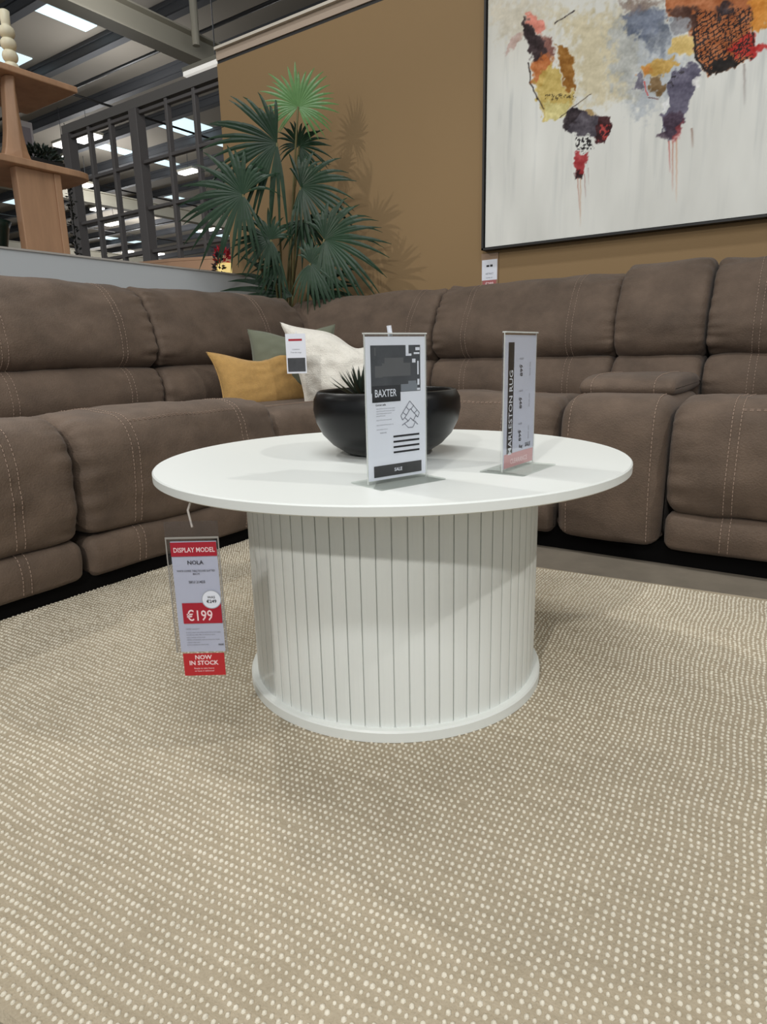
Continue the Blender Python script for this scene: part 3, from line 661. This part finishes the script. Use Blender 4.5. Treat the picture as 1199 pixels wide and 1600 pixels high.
# wall card under the painting
g = Matrix(((1, 0, 0, -.742), (0, 0, -1, 1.866), (0, 1, 0, .852), (0, 0, 0, 1)))
wc = thing('wall_tag', 'small white and red price card on the ochre wall below the painting corner', 'price tag', (-.70, 1.866, .852))
cd = MB().box((0, .0, -.001), (.082, .145, .001), g).build('plastic_pocket', mat('pocket_plastic', (150, 122, 96), .3), wc)
q = MB(); rect(q, .004, .032, .078, .118, .0016, g); q.build('white_card', M_paper, cd)
q = MB(); rect(q, .008, .003, .074, .032, .0014, g); q.build('red_band', mat('dull_red_card', (166, 92, 92), .5), cd)
q = MB(); rect(q, .026, .088, .040, .096, .002, g); rect(q, .044, .088, .056, .097, .002, g); q.build('black_mark', M_ink, cd)
q = MB(); text_add(q, 'ABSTRACT', .041, .056, .007, g, .002, align='CENTER', bold=.01, maxw=.038); text_add(q, 'FRAMED ART', .041, .040, .004, g, .002, align='CENTER', maxw=.036); q.build('printed_text', M_grey, cd)
q = MB(); text_add(q, '€299', .041, .010, .013, g, .002, align='CENTER', bold=.02); q.build('pale_lettering', M_pink, cd)

# ------------------------------------------------------------------ palm
palm = thing('potted_palm', 'tall artificial fan palm with dark green leaves in the corner behind the sofa', 'plant', (-1.80, 1.66, -.012))
MB().lathe([(.0, -.012), (.085, -.012), (.11, .22), (.115, .23), (.105, .23), (.10, .2), (.0, .19)], 40, (-1.80, 1.66, 0), cap=False).build('pot', M_pot, palm, smooth=True)
def fan(hub, tip, k, R=1.0, nb=30, spread=300, droop=.12, tiltup=.25, light=False, length=1.0):
    rnd = random.Random(k * 11 + 3); hub = Vector(hub); tip = Vector(tip); Rr = tip.length * R
    ax = tip.normalized(); view = (Vector((.637, -.95, .57)) - hub).normalized()
    nrm = (view + Vector((0, 0, tiltup)) * 1.0); nrm = (nrm - ax * nrm.dot(ax) * .8).normalized()
    ax = (ax - nrm * ax.dot(nrm)).normalized(); sd = nrm.cross(ax)
    mb = MB()
    for i in range(nb):
        a = math.radians(spread) * (i / (nb - 1) - .5); a += rnd.uniform(-.03, .03)
        d = ax * math.cos(a) + sd * math.sin(a); ln_ = Rr * (.56 + .44 * math.cos(a * .6)) * rnd.uniform(.9, 1.08)
        cr = nrm.cross(d).normalized(); da = math.radians(spread) / (nb - 1) / 2
        vs = []; fs = []; K = 7
        dr = droop * rnd.uniform(.6, 1.5); sw = rnd.uniform(-.05, .05)
        for q_ in range(K + 1):
            t = q_ / K; r_ = ln_ * t
            wd = min(r_ * math.tan(da) * 1.08, ln_ * .42 * math.tan(da) * 1.05) * (1 if t < .5 else max(.03, 1 - ((t - .5) / .5) ** 1.5)) + .0006
            c = hub + d * r_ + cr * sw * r_ * t + nrm * (.16 * Rr * math.sin(t * 1.6) * .5) - Vector((0, 0, 1)) * dr * Rr * t ** 2.2 * 1.2 - nrm * .10 * Rr * t ** 3
            for p in (c - cr * wd, c + nrm * wd * .22, c + cr * wd):
                if p.y > 1.852: p.y = 1.852 - (p.y - 1.852) * .05
                vs.append(p)
        for q_ in range(K):
            b_ = q_ * 3; fs += [(b_, b_ + 1, b_ + 4, b_ + 3), (b_ + 1, b_ + 2, b_ + 5, b_ + 4)]
        mb.add(vs, fs)
    o = mb.build('leaf', M_leaf2 if light else M_leaf, palm, smooth=False)
    if light: o['label'] = 'paler green top leaf'
    # petiole
    base = Vector((-1.79 + .02 * math.cos(k * 2.1), 1.67 + .02 * math.sin(k * 2.1), .19))
    mid = base.lerp(hub, .55); mid.x = base.x * .72 + hub.x * .28; mid.y = base.y * .72 + hub.y * .28
    pts = []
    for q_ in range(15):
        t = q_ / 14; pts.append(base * (1 - t) ** 2 + mid * 2 * t * (1 - t) + (hub + nrm * .004) * t * t)
    MB().tube(pts, .008, 8, r1=.0045).build('stem', M_stem, palm, smooth=True)
PALM = [
  ((-1.544, 1.60, 1.680), (0.028, 0.019, 0.205), dict(light=True, spread=290, nb=32, droop=.12, tiltup=.5, R=1.0)),
  ((-1.530, 1.430, 1.490), (-0.25, -0.17, -0.015), dict(spread=190, nb=26, droop=.22, R=1.12)),
  ((-1.600, 1.66, 1.540), (0.10, 0.03, 0.10), dict(spread=300, nb=30, droop=.28, R=1.15)),
  ((-1.638, 1.307, 1.275), (-0.22, -0.15, 0.075), dict(spread=270, nb=30, droop=.22, R=1.1)),
  ((-1.483, 1.52, 1.320), (0.20, 0.08, 0.0), dict(spread=220, nb=24, droop=.22, R=1.2)),
  ((-1.38, 1.55, 1.09), (0.24, 0.10, 0.035), dict(spread=235, nb=30, droop=.25, R=1.15)),
  ((-1.58, 1.407, 1.093), (-0.13, -0.09, 0.06), dict(spread=280, nb=24, droop=.2, R=1.1)),
  ((-1.586, 1.464, 0.996), (-0.09, -0.06, -0.02), dict(spread=200, nb=16, droop=.25, R=1.3)),
  ((-1.435, 1.508, 0.987), (0.15, 0.08, -0.02), dict(spread=270, nb=26, droop=.2, R=1.2)),
  ((-1.60, 1.56, 0.858), (-0.24, -0.14, 0.070), dict(spread=60, nb=7, droop=.15, R=1.25)),
  ((-1.53, 1.60, 0.870), (0.20, 0.10, 0.04), dict(spread=130, nb=14, droop=.2, R=1.25)),
  ((-1.55, 1.60, 1.20), (0.05, 0.02, -0.16), dict(spread=200, nb=16, droop=.2, R=1.0)),
]
for k, (h_, t_, kw) in enumerate(PALM): fan(h_, t_, k, **kw)

# ------------------------------------------------------------------ painting
PAINT=[
('blob',[[0.2369,0.832],[0.6018,0.7343],[0.6198,0.4619],[0.3915,0.4882],[0.3559,0.7149]],(190, 172, 125),0.55,12),
('blob',[[0.0038,0.9395],[0.2613,0.8684],[0.2121,0.795],[0.0489,0.792]],(196, 184, 158),0.5,15),
('blob',[[0.4884,0.7233],[0.7353,0.6789],[0.7924,0.486],[0.6248,0.3864],[0.5088,0.5712]],(158, 166, 176),0.6,12),
('blob',[[0.5452,0.7392],[0.6002,0.7588],[0.6906,0.7105],[0.6994,0.6486],[0.6302,0.6419],[0.5722,0.6708]],(98, 106, 124),0.9,4),
('blob',[[0.6299,0.6461],[0.6495,0.6815],[0.6701,0.636],[0.6693,0.5855],[0.6378,0.5951]],(120, 126, 138),0.8,3),
('blob',[[0.6716,0.6757],[0.695,0.7093],[0.7097,0.626],[0.7018,0.5574],[0.679,0.573]],(112, 118, 130),0.7,3),
('blob',[[0.5188,0.7973],[0.6877,0.7506],[0.6455,0.7385],[0.5676,0.7434]],(120, 100, 90),0.7,4),
('blob',[[0.1627,0.8475],[0.2107,0.8347],[0.2435,0.7912],[0.2287,0.7688],[0.1717,0.8143]],(212, 118, 100),0.85,2.5),
('blob',[[0.1372,0.7966],[0.1537,0.7879],[0.1059,0.7369],[0.0785,0.7207],[0.0995,0.7748]],(170, 130, 120),0.6,3),
('blob',[[0.2262,0.765],[0.2716,0.7317],[0.284,0.6782],[0.2563,0.656],[0.2212,0.6821]],(112, 62, 52),0.85,3),
('blob',[[0.1522,0.8415],[0.2017,0.7889],[0.2293,0.7511],[0.2518,0.708],[0.2477,0.6758],[0.222,0.6573],[0.1974,0.6766],[0.1798,0.7256],[0.1538,0.7835]],(46, 32, 34),0.95,2),
('blob',[[0.2933,0.7044],[0.3449,0.6831],[0.3695,0.6359],[0.3681,0.5596],[0.3769,0.5312],[0.3385,0.5394],[0.3182,0.5973],[0.301,0.6411]],(138, 88, 24),0.95,2),
('blob',[[0.1922,0.671],[0.258,0.6822],[0.2854,0.6447],[0.2608,0.6058],[0.2328,0.5759],[0.197,0.6065]],(176, 96, 42),0.9,3),
('blob',[[0.2024,0.6053],[0.2444,0.623],[0.2747,0.6516],[0.3021,0.6143],[0.3358,0.5445],[0.3773,0.5222],[0.3666,0.4799],[0.3036,0.4473],[0.2503,0.4578],[0.2293,0.5219]],(190, 164, 88),0.92,2),
('blob',[[0.2482,0.518],[0.3583,0.4951],[0.3447,0.4574],[0.2985,0.4437],[0.2555,0.4614]],(206, 196, 136),0.9,2),
('line',[[0.1787,0.6742],[0.1878,0.6404],[0.189,0.6038],[0.2149,0.5524],[0.249,0.4949]],(40, 28, 26),1.6),
('noise',[[0.2551,0.5461],[0.3774,0.52],[0.3782,0.5043],[0.2557,0.5301]],(70, 58, 28),0.8,1),
('line',[[0.2849,0.7847],[0.3249,0.7957],[0.3592,0.8056]],(38, 28, 30),1.6),
('line',[[0.3191,0.4511],[0.3668,0.4754],[0.4377,0.5071]],(60, 48, 40),1.1),
('blob',[[0.4052,0.4631],[0.4557,0.444],[0.4616,0.4252],[0.4118,0.4306]],(168, 140, 92),0.9,1.5),
('blob',[[0.3443,0.4665],[0.3796,0.4728],[0.4155,0.4566],[0.4265,0.4366],[0.4716,0.421],[0.4778,0.3509],[0.4478,0.3587],[0.397,0.3726],[0.3579,0.3913],[0.339,0.4108],[0.3508,0.4335]],(72, 66, 74),0.97,1.2),
('blob',[[0.3443,0.4665],[0.3848,0.4695],[0.4107,0.4531],[0.3819,0.4229],[0.3445,0.4029],[0.3362,0.4136]],(32, 22, 26),0.8,2),
('blob',[[0.4666,0.4219],[0.5181,0.4096],[0.5168,0.3482],[0.501,0.3289],[0.4716,0.3297],[0.4605,0.3519]],(54, 20, 24),0.97,1),
('noise',[[0.478,0.3932],[0.5074,0.3875],[0.5103,0.3361],[0.4761,0.3378]],(180, 60, 55),0.8,1),
('noise',[[0.3791,0.3736],[0.448,0.3542],[0.453,0.3059],[0.3946,0.316]],(30, 24, 28),0.95,1),
('blob',[[0.3898,0.31],[0.4408,0.3012],[0.4352,0.2633],[0.4243,0.2282],[0.3938,0.2237],[0.3838,0.2718]],(152, 42, 46),0.95,1.2),
('blob',[[0.3903,0.2429],[0.424,0.2329],[0.4201,0.2104],[0.3942,0.2143]],(38, 16, 20),0.9,1.5),
('drip',[[0.3992,0.2182],[0.4192,0.0693]],(170, 110, 90),1.2),
('drip',[[0.4121,0.2162],[0.4209,0.0333]],(190, 150, 120),1.2),
('drip',[[0.4268,0.2278],[0.4364,0.138]],(150, 100, 95),1.0),
('drip',[[0.4409,0.2486],[0.4468,0.1831]],(160, 130, 130),1.0),
('blob',[[0.7126,0.6153],[0.7496,0.6299],[0.7929,0.6091],[0.8031,0.5593],[0.7177,0.5759]],(204, 174, 104),0.95,1.5),
('blob',[[0.6139,0.5512],[0.6353,0.567],[0.734,0.5579],[0.7524,0.5394],[0.7264,0.5171],[0.6838,0.5063],[0.6381,0.5249]],(190, 152, 78),0.95,1.5),
('blob',[[0.6139,0.5512],[0.6443,0.5648],[0.6557,0.5292],[0.6287,0.5312]],(196, 126, 60),0.8,3),
('blob',[[0.6478,0.5144],[0.6882,0.5053],[0.7146,0.4727],[0.6992,0.445],[0.6599,0.468]],(122, 96, 62),0.95,1.2),
('blob',[[0.5955,0.484],[0.6147,0.5385],[0.6344,0.5132],[0.6325,0.476]],(98, 94, 108),0.9,1.2),
('line',[[0.635,0.5048],[0.6413,0.4783],[0.6516,0.4593]],(196, 60, 54),1.5),
('line',[[0.6522,0.4508],[0.6887,0.4368]],(90, 50, 50),1.2),
('blob',[[0.7119,0.4795],[0.7475,0.5204],[0.7996,0.5264],[0.8287,0.4977],[0.8146,0.4689],[0.8046,0.4389],[0.7991,0.4034],[0.7895,0.3643],[0.7667,0.3272],[0.7543,0.2917],[0.7326,0.2893],[0.71,0.3252],[0.7015,0.3818],[0.7259,0.4082],[0.7272,0.4494]],(92, 88, 106),0.97,1.5),
('blob',[[0.6992,0.4137],[0.7235,0.4398],[0.7295,0.4179],[0.7028,0.3942]],(222, 222, 222),0.9,1),
('blob',[[0.8016,0.4759],[0.8224,0.4752],[0.8202,0.4516],[0.8029,0.4594]],(216, 214, 212),0.9,1),
('noise',[[0.7119,0.4795],[0.7519,0.5194],[0.7697,0.5072],[0.7342,0.4705]],(32, 28, 34),0.8,1),
('blob',[[0.7063,0.3767],[0.7363,0.3853],[0.7848,0.3694],[0.7748,0.334],[0.7612,0.2862],[0.7327,0.2871],[0.6933,0.3113],[0.7189,0.3257]],(62, 46, 60),0.85,2),
('blob',[[0.7535,0.3297],[0.7775,0.3543],[0.7697,0.2889],[0.7486,0.28]],(176, 70, 70),0.6,2),
('drip',[[0.7346,0.291],[0.7472,0.1818]],(176, 70, 64),1.4),
('drip',[[0.748,0.2886],[0.7611,0.1145]],(180, 120, 100),1.5),
('drip',[[0.7609,0.2905],[0.7776,0.0728]],(200, 150, 120),1.5),
('drip',[[0.8101,0.3189],[0.8177,0.2509]],(140, 110, 96),2),
('drip',[[0.9609,0.4866],[0.9731,0.3574]],(150, 140, 135),2),
('blob',[[0.6645,0.8353],[1.0042,0.7358],[1.0117,0.6612],[0.9742,0.5878],[0.9923,0.5173],[0.9677,0.4965],[0.9146,0.4819],[0.8509,0.4767],[0.8281,0.5058],[0.8044,0.5431],[0.7953,0.6045],[0.759,0.6432],[0.7001,0.6981]],(168, 98, 56),0.97,1.5),
('blob',[[0.6993,0.7081],[0.7633,0.7201],[0.7971,0.6819],[0.7937,0.6245],[0.759,0.6432],[0.7138,0.6846]],(62, 40, 34),0.85,3),
('blob',[[0.712,0.6811],[0.7434,0.6826],[0.77,0.6619],[0.7765,0.6329],[0.7175,0.636]],(138, 138, 142),0.95,1.5),
('blob',[[0.8894,0.5423],[0.9263,0.5678],[0.9782,0.5849],[0.9927,0.5134],[0.9751,0.4986],[0.9303,0.5247]],(186, 48, 40),0.9,2),
('hatch',[[0.7846,0.6853],[0.9658,0.6553],[0.9865,0.4997],[0.9141,0.4879],[0.8444,0.4822],[0.8044,0.5431]],(30, 20, 20),0.93,1.5),
('blob',[[0.8561,0.5111],[0.8912,0.5224],[0.931,0.5168],[0.9523,0.4963],[0.9146,0.4819],[0.8591,0.4769]],(26, 22, 20),0.95,1.5),
('blob',[[0.853,0.686],[0.8964,0.6836],[0.9224,0.6521],[0.9004,0.6392],[0.8632,0.6604]],(44, 36, 42),0.85,3),
('line',[[0.7937,0.6245],[0.8044,0.5431],[0.8322,0.5048],[0.8589,0.4789]],(28, 20, 20),2.2),
('line',[[0.9696,0.6357],[0.9808,0.5579],[0.9885,0.5183]],(30, 20, 20),1.6),
('blob',[[0.9472,0.7525],[1.0599,0.7196],[1.0734,0.5897],[1.0164,0.5955],[0.9948,0.5695],[0.9733,0.5975]],(204, 132, 48),0.95,2),
('blob',[[0.9686,0.5269],[0.9908,0.5328],[1.0234,0.5248],[1.0246,0.5133],[0.9966,0.5125],[0.979,0.4977]],(186, 46, 44),0.9,1.5),
]
def vnoise(x, y, seed=0):
    xi = np.floor(x).astype(np.int64); yi = np.floor(y).astype(np.int64); fx = x - xi; fy = y - yi
    fx = fx * fx * (3 - 2 * fx); fy = fy * fy * (3 - 2 * fy)
    def h(a, b):
        n_ = (a * 374761393 + b * 668265263 + seed * 982451653) & 0x7fffffff
        n_ = ((n_ ^ (n_ >> 13)) * 1274126177) & 0x7fffffff
        return ((n_ ^ (n_ >> 16)) & 0xffff) / 65535.
    return (h(xi, yi) * (1 - fx) + h(xi + 1, yi) * fx) * (1 - fy) + (h(xi, yi + 1) * (1 - fx) + h(xi + 1, yi + 1) * fx) * fy
def fbm(x, y, o=4, seed=0):
    r = 0; a = .5
    for k in range(o): r = r + a * vnoise(x * 2 ** k, y * 2 ** k, seed + k); a *= .5
    return r / (1 - .5 ** o)
def painting():
    W, H, X0, Z0, Y0 = 1.52, 1.22, -.71, 1.018, 1.835
    st = .0028; nx, ny = int(W / st), int(H / st)
    u = np.linspace(0, W, nx); v = np.linspace(0, H, ny); U, V = np.meshgrid(u, v)
    def c3(c): return np.array(c, float)
    base = fbm(U * 9, V * 3, 4, 2)[..., None]
    col = c3((216, 216, 210)) + (base - .5) * 26
    st_ = fbm(U * 55, V * 4, 3, 9); col -= (np.clip(st_ - .56, 0, 1) * np.clip(1 - abs(V - .55) * 1.6, 0, 1))[..., None] * c3((80, 74, 66))
    top = np.clip((V - .55) / .5, 0, 1)[..., None] * (fbm(U * 5, V * 5, 3, 4)[..., None]); col = col * (1 - top * .5) + c3((196, 180, 148)) * top * .5
    wx = (fbm(U * 60, V * 60, 3, 21) - .5); wy = (fbm(U * 60, V * 60, 3, 22) - .5)
    fine = fbm(U * 150, V * 150, 2, 31); mid = fbm(U * 30 + V * 20, V * 45, 3, 41)
    K = .0026
    for f in PAINT:
        kind, pts, c = f[0], np.array(f[1]), c3(f[2])
        if kind in ('blob', 'noise', 'hatch'):
            al, soft = f[3], f[4] * K
            pad = .05 + soft * 2; i0, i1 = np.searchsorted(u, [pts[:, 0].min() - pad, pts[:, 0].max() + pad]); j0, j1 = np.searchsorted(v, [pts[:, 1].min() - pad, pts[:, 1].max() + pad])
            if i1 <= i0 or j1 <= j0: continue
            sl = (slice(j0, j1), slice(i0, i1)); warp = .010 + soft * 1.5
            x = U[sl] + wx[sl] * warp * 2; y_ = V[sl] + wy[sl] * warp * 2
            ins = np.zeros(x.shape, bool); dist = np.full(x.shape, 9.); n_ = len(pts)
            for k in range(n_):
                ax_, ay = pts[k]; bx, by = pts[(k + 1) % n_]
                cnd = ((ay > y_) != (by > y_)); xx = (bx - ax_) * (y_ - ay) / ((by - ay) if by != ay else 1e-9) + ax_; ins ^= cnd & (x < xx)
                ex, ey = bx - ax_, by - ay; t = np.clip(((x - ax_) * ex + (y_ - ay) * ey) / (ex * ex + ey * ey + 1e-12), 0, 1)
                dist = np.minimum(dist, np.hypot(x - ax_ - t * ex, y_ - ay - t * ey))
            sd = np.where(ins, dist, -dist); a = np.clip(.5 + sd / (2 * soft + 1e-6), 0, 1); a = a * a * (3 - 2 * a) * al
            cc = c + (mid[sl][..., None] - .5) * 60 + (fine[sl][..., None] - .5) * 28
            if kind == 'noise': a = a * (fine[sl] + .5 * (vnoise(U[sl] * 260, V[sl] * 260, 5) - .5) > .52)
            if kind == 'hatch':
                g1 = np.abs(np.sin((V[sl] - U[sl] * .35 + wx[sl] * .012) * 210)); g2 = np.abs(np.sin((U[sl] + V[sl] * .25 + wy[sl] * .015) * 190))
                a = a * np.clip(((g1 < .33 + .45 * (mid[sl] - .5)) | (g2 < .22 + .5 * (wx[sl]))) + (fine[sl] > .62), 0, 1)
            a = a[..., None]; col[sl] = col[sl] * (1 - a) + cc * a
        elif kind == 'line':
            wd = f[3] * K * .6
            for k in range(len(pts) - 1):
                ax_, ay = pts[k]; bx, by = pts[k + 1]; ex, ey = bx - ax_, by - ay
                x = U + wx * .008; y_ = V + wy * .008
                t = np.clip(((x - ax_) * ex + (y_ - ay) * ey) / (ex * ex + ey * ey), 0, 1)
                d = np.hypot(x - ax_ - t * ex, y_ - ay - t * ey); a = (np.clip(1.4 - d / wd, 0, 1) * (.6 + .6 * mid))[..., None].clip(0, 1)
                col = col * (1 - a) + c * a
        else:
            (ax_, ay), (bx, by) = pts[0], pts[1]; wd = f[3] * K * .7
            t = (ay - V) / (ay - by); x = ax_ + (bx - ax_) * t + wx * .004
            a = np.where((t > 0) & (t < 1), np.exp(-((U - x) / wd) ** 2) * (1 - t) ** .6 * .8, 0)[..., None]; col = col * (1 - a) + c * a
    col = np.clip(col, 8, 235) / 255.; L = np.where(col <= .04045, col / 12.92, ((col + .055) / 1.055) ** 2.4)
    co = np.stack([U + X0, np.full_like(U, Y0), V + Z0], -1).reshape(-1, 3)
    idx = np.arange(nx * ny).reshape(ny, nx); F_ = np.stack([idx[:-1, :-1], idx[:-1, 1:], idx[1:, 1:], idx[1:, :-1]], -1).reshape(-1, 4)
    me = bpy.data.meshes.new('canvas'); me.vertices.add(len(co)); me.vertices.foreach_set('co', co.ravel())
    me.loops.add(F_.size); me.loops.foreach_set('vertex_index', F_.ravel().astype(np.int32)); me.polygons.add(len(F_))
    me.polygons.foreach_set('loop_start', (np.arange(len(F_)) * 4).astype(np.int32)); me.update(calc_edges=True)
    at = me.color_attributes.new('paint', 'FLOAT_COLOR', 'POINT'); at.data.foreach_set('color', np.concatenate([L.reshape(-1, 3), np.ones((nx * ny, 1))], 1).ravel().astype(np.float32))
    mp = bpy.data.materials.new('painted_canvas'); mp.use_nodes = True; nt = mp.node_tree; b = nt.nodes['Principled BSDF']; b.inputs['Roughness'].default_value = .6; b.inputs['Specular IOR Level'].default_value = .2
    an = nt.nodes.new('ShaderNodeVertexColor'); an.layer_name = 'paint'; nt.links.new(an.outputs[0], b.inputs['Base Color']); me.materials.append(mp)
    t = thing('painting', 'large framed abstract painting with orange, grey and dark red patches on white', 'painting', (X0, 1.87, Z0))
    o = bpy.data.objects.new('canvas', me); C.objects.link(o); o.parent = t; o.matrix_parent_inverse = t.matrix_basis.inverted()
    MB().box((X0 + .002, Y0 + .002, Z0 + .002), (X0 + W - .002, 1.862, Z0 + H - .002)).build('stretcher', M_paper, t)
    q = MB(); e = .012
    q.box((X0 - e, 1.822, Z0 - e), (X0 - .004, 1.868, Z0 + H + e)).box((X0 + W + .004, 1.822, Z0 - e), (X0 + W + e, 1.868, Z0 + H + e)).box((X0 - e, 1.822, Z0 - e), (X0 + W + e, 1.868, Z0 - .004)).box((X0 - e, 1.822, Z0 + H + .004), (X0 + W + e, 1.868, Z0 + H + e))
    q.build('frame', M_blackf, t)
painting()

# ------------------------------------------------------------------ wooden shelf behind the half wall
sf = thing('display_shelf', 'light oak open display shelf with sculpted legs behind the grey half wall', 'shelf', (-2.3, .6, -.012))
MB().box((-2.50, .0, 1.652), (-2.10, .86, 1.676)).build('shelf_board', M_oak, sf, bevel=.004)
def curved_board(z0, z1):
    pts = [(-2.095, -.2), (-2.095, .80), (-2.11, .87), (-2.15, .895), (-2.32, .90), (-2.47, .88), (-2.50, .80), (-2.50, -.2)]
    pts = chaikin(pts, 2); n_ = len(pts)
    return MB().add([(x, y_, z0) for x, y_ in pts] + [(x, y_, z1) for x, y_ in pts], [tuple(range(n_))[::-1], tuple(range(n_, 2 * n_))] + [(i, (i + 1) % n_, n_ + (i + 1) % n_, n_ + i) for i in range(n_)])
curved_board(1.326, 1.352).build('shelf_board', M_oak, sf, bevel=.003)
curved_board(.86, .885).build('shelf_board', M_oak, sf, bevel=.003)
q = MB()   # flared upper post
prof = [(.585, .620, 1.652), (.575, .618, 1.60), (.568, .620, 1.52), (.560, .625, 1.45), (.548, .635, 1.39), (.535, .65, 1.352)]
vs = []; fs = []
for (a, b, z) in prof: vs += [(-2.14, a, z), (-2.14, (a + b) / 2 + .008, z), (-2.14, b, z), (-2.175, b, z), (-2.175, a, z)]
for k in range(5):
    for i in range(5): j = (i + 1) % 5; fs.append((k * 5 + i, k * 5 + j, k * 5 + 5 + j, k * 5 + 5 + i))
fs += [(0, 1, 2, 3, 4), (25, 26, 27, 28, 29)]
for v_ in range(len(vs)):
    if v_ % 5 == 1: vs[v_] = (-2.125, vs[v_][1], vs[v_][2])
q.add(vs, fs).build('post', M_oak, sf, bevel=.004)
MB().box((-2.17, .565, .885), (-2.125, .742, 1.326)).box((-2.125, .718, .885), (-2.118, .748, 1.326)).build('leg', M_oak, sf, bevel=.004)
MB().box((-2.17, -.1, .885), (-2.125, .08, 1.326)).build('leg', M_oak, sf, bevel=.004)
MB().box((-2.17, .565, -.012), (-2.125, .748, .86)).build('leg', M_oak, sf, bevel=.004)
MB().box((-2.17, -.1, -.012), (-2.125, .08, .86)).build('leg', M_oak, sf, bevel=.004)
q = MB(); prof = [(.0, 0), (.022, 0), (.022, .004)]; z = .006
for k in range(4):
    for i in range(9):
        a = PI * i / 8; prof.append((.015 + .014 * math.sin(a), z + .040 * (1 - math.cos(a)) / 2))
    z += .042
prof += [(.017, z + .004), (.0185, z + .05), (.012, z + .054), (.0, z + .054)]
tag(q.lathe(prof, 32, (-2.20, .648, 1.6765), cap=False).build('bead_candlestick', mat('cream_ceramic', (218, 210, 182), .5), smooth=True), 'cream bobbin shaped candlestick standing on the top oak shelf', 'candlestick')
t = thing('picture_frame', 'small white picture frame standing at the back of the middle oak shelf', 'picture frame', (-2.42, .79, 1.352))
MB().box((-2.44, .745, 1.353), (-2.43, .835, 1.60)).build('frame', M_paper, t, bevel=.002); MB().box((-2.4295, .757, 1.37), (-2.4285, .823, 1.575)).build('print', mat('grey_violet_print', (168, 166, 180), .5), t)
def leafball(mb, c, r, n_, s, seed, flat=1.):
    rnd = random.Random(seed)
    for k in range(n_):
        d = Vector((rnd.gauss(0, 1), rnd.gauss(0, 1), rnd.gauss(0, 1) * flat)).normalized(); p = Vector(c) + Vector((d.x * r[0], d.y * r[1], d.z * r[2])) * rnd.uniform(.6, 1)
        e = (d + Vector((rnd.uniform(-.6, .6), rnd.uniform(-.6, .6), rnd.uniform(0, .8)))).normalized() * s; sd = e.cross(Vector((rnd.uniform(-1, 1), rnd.uniform(-1, 1), .5))).normalized() * s * .25
        mb.add([p, p + e * .5 + sd, p + e, p + e * .5 - sd, p + e * .5 + sd.cross(e).normalized() * s * .08], [(0, 1, 4), (1, 2, 4), (2, 3, 4), (3, 0, 4)])
t = thing('bushy_plant', 'dark green bushy plant in a black trough on the middle oak shelf', 'plant', (-2.22, .72, 1.352))
MB().box((-2.26, .655, 1.352), (-2.16, .80, 1.385)).build('trough', M_pot, t, bevel=.004)
q = MB(); leafball(q, (-2.21, .725, 1.40), (.045, .085, .035), 260, .028, 4); q.build('foliage', mat('dark_foliage', (30, 44, 34), .6), t)
t = thing('basket', 'black ribbed basket at the left end of the middle oak shelf', 'basket', (-2.25, .46, 1.352))
q = MB()
for k in range(9): q.lathe([(.075, .0), (.082, .008), (.075, .016)], 32, (-2.26, .455, 1.353 + k * .017), cap=True)
q.build('basket_body', M_pot, t)
t = thing('trailing_plant', 'thin dark trailing plant hanging down beside the oak shelf leg', 'plant', (-2.30, .86, 1.352))
MB().lathe([(.0, 0), (.025, 0), (.03, .03), (.0, .03)], 20, (-2.36, .86, 1.352), cap=False).build('pot', M_pot, t)
q = MB()
for k in range(46):
    z = 1.375 - k * .0105; leafball(q, (-2.335, .912 + .006 * math.sin(k * .9), z), (.006, .010, .006), 3, .020, 50 + k)
q.tube([(-2.36, .86, 1.378), (-2.34, .91, 1.385), (-2.335, .915, 1.3), (-2.335, .912, .9)], .002, 6)
q.build('foliage', mat('black_foliage', (26, 34, 28), .6), t)
tag(MB().lathe([(.0, 0), (.03, 0), (.045, .08), (.075, .22), (.085, .245), (.078, .245), (.06, .18), (.0, .1)], 36, (-2.27, .50, .886), cap=False).build('vase', mat('bottle_green_glaze', (18, 40, 34), .3), smooth=True), 'dark green flared vase at the far left behind the grey half wall', 'vase')
# things standing beyond the half wall
t = thing('wooden_cabinet', 'tan wooden cabinet whose top shows just above the half wall, left of the palm', 'cabinet', (-3.2, 2.3, -.012))
pv = [(-3.62, 2.05), (-3.20, 2.12), (-2.72, 2.30), (-3.10, 2.44)]
q = MB().add([(x, y_, -.012) for x, y_ in pv] + [(x, y_, 1.215) for x, y_ in pv], [(3, 2, 1, 0), (4, 5, 6, 7), (0, 1, 5, 4), (1, 2, 6, 5), (2, 3, 7, 6), (3, 0, 4, 7)])
M_tan = mat('tan_wood', (198, 156, 124), .6, var=.06, vscale=3)
q.build('body', M_tan, t); MB().add([(x, y_, 1.217) for x, y_ in pv] + [(x * 1.0, y_, 1.235) for x, y_ in pv], [(3, 2, 1, 0), (4, 5, 6, 7), (0, 1, 5, 4), (1, 2, 6, 5), (2, 3, 7, 6), (3, 0, 4, 7)]).build('top', M_tan, t)
t = thing('flower_arrangement', 'red and black flowers in a glowing yellow pot beyond the half wall beside the palm', 'flowers', (-2.70, 2.15, -.012))
MB().box((-2.79, 2.08, -.012), (-2.59, 2.24, .98)).build('stand', M_frame, t)
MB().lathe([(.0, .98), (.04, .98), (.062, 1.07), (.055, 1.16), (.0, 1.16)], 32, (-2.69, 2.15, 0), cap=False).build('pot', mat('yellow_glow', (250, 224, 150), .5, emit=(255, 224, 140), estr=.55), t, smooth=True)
q = MB(); leafball(q, (-2.69, 2.13, 1.19), (.05, .03, .06), 70, .04, 9); q.build('red_petals', mat('red_petals', (176, 24, 44), .6), t)
q = MB(); leafball(q, (-2.67, 2.08, 1.14), (.03, .015, .07), 60, .035, 12); q.build('dark_leaves', M_ink, t)
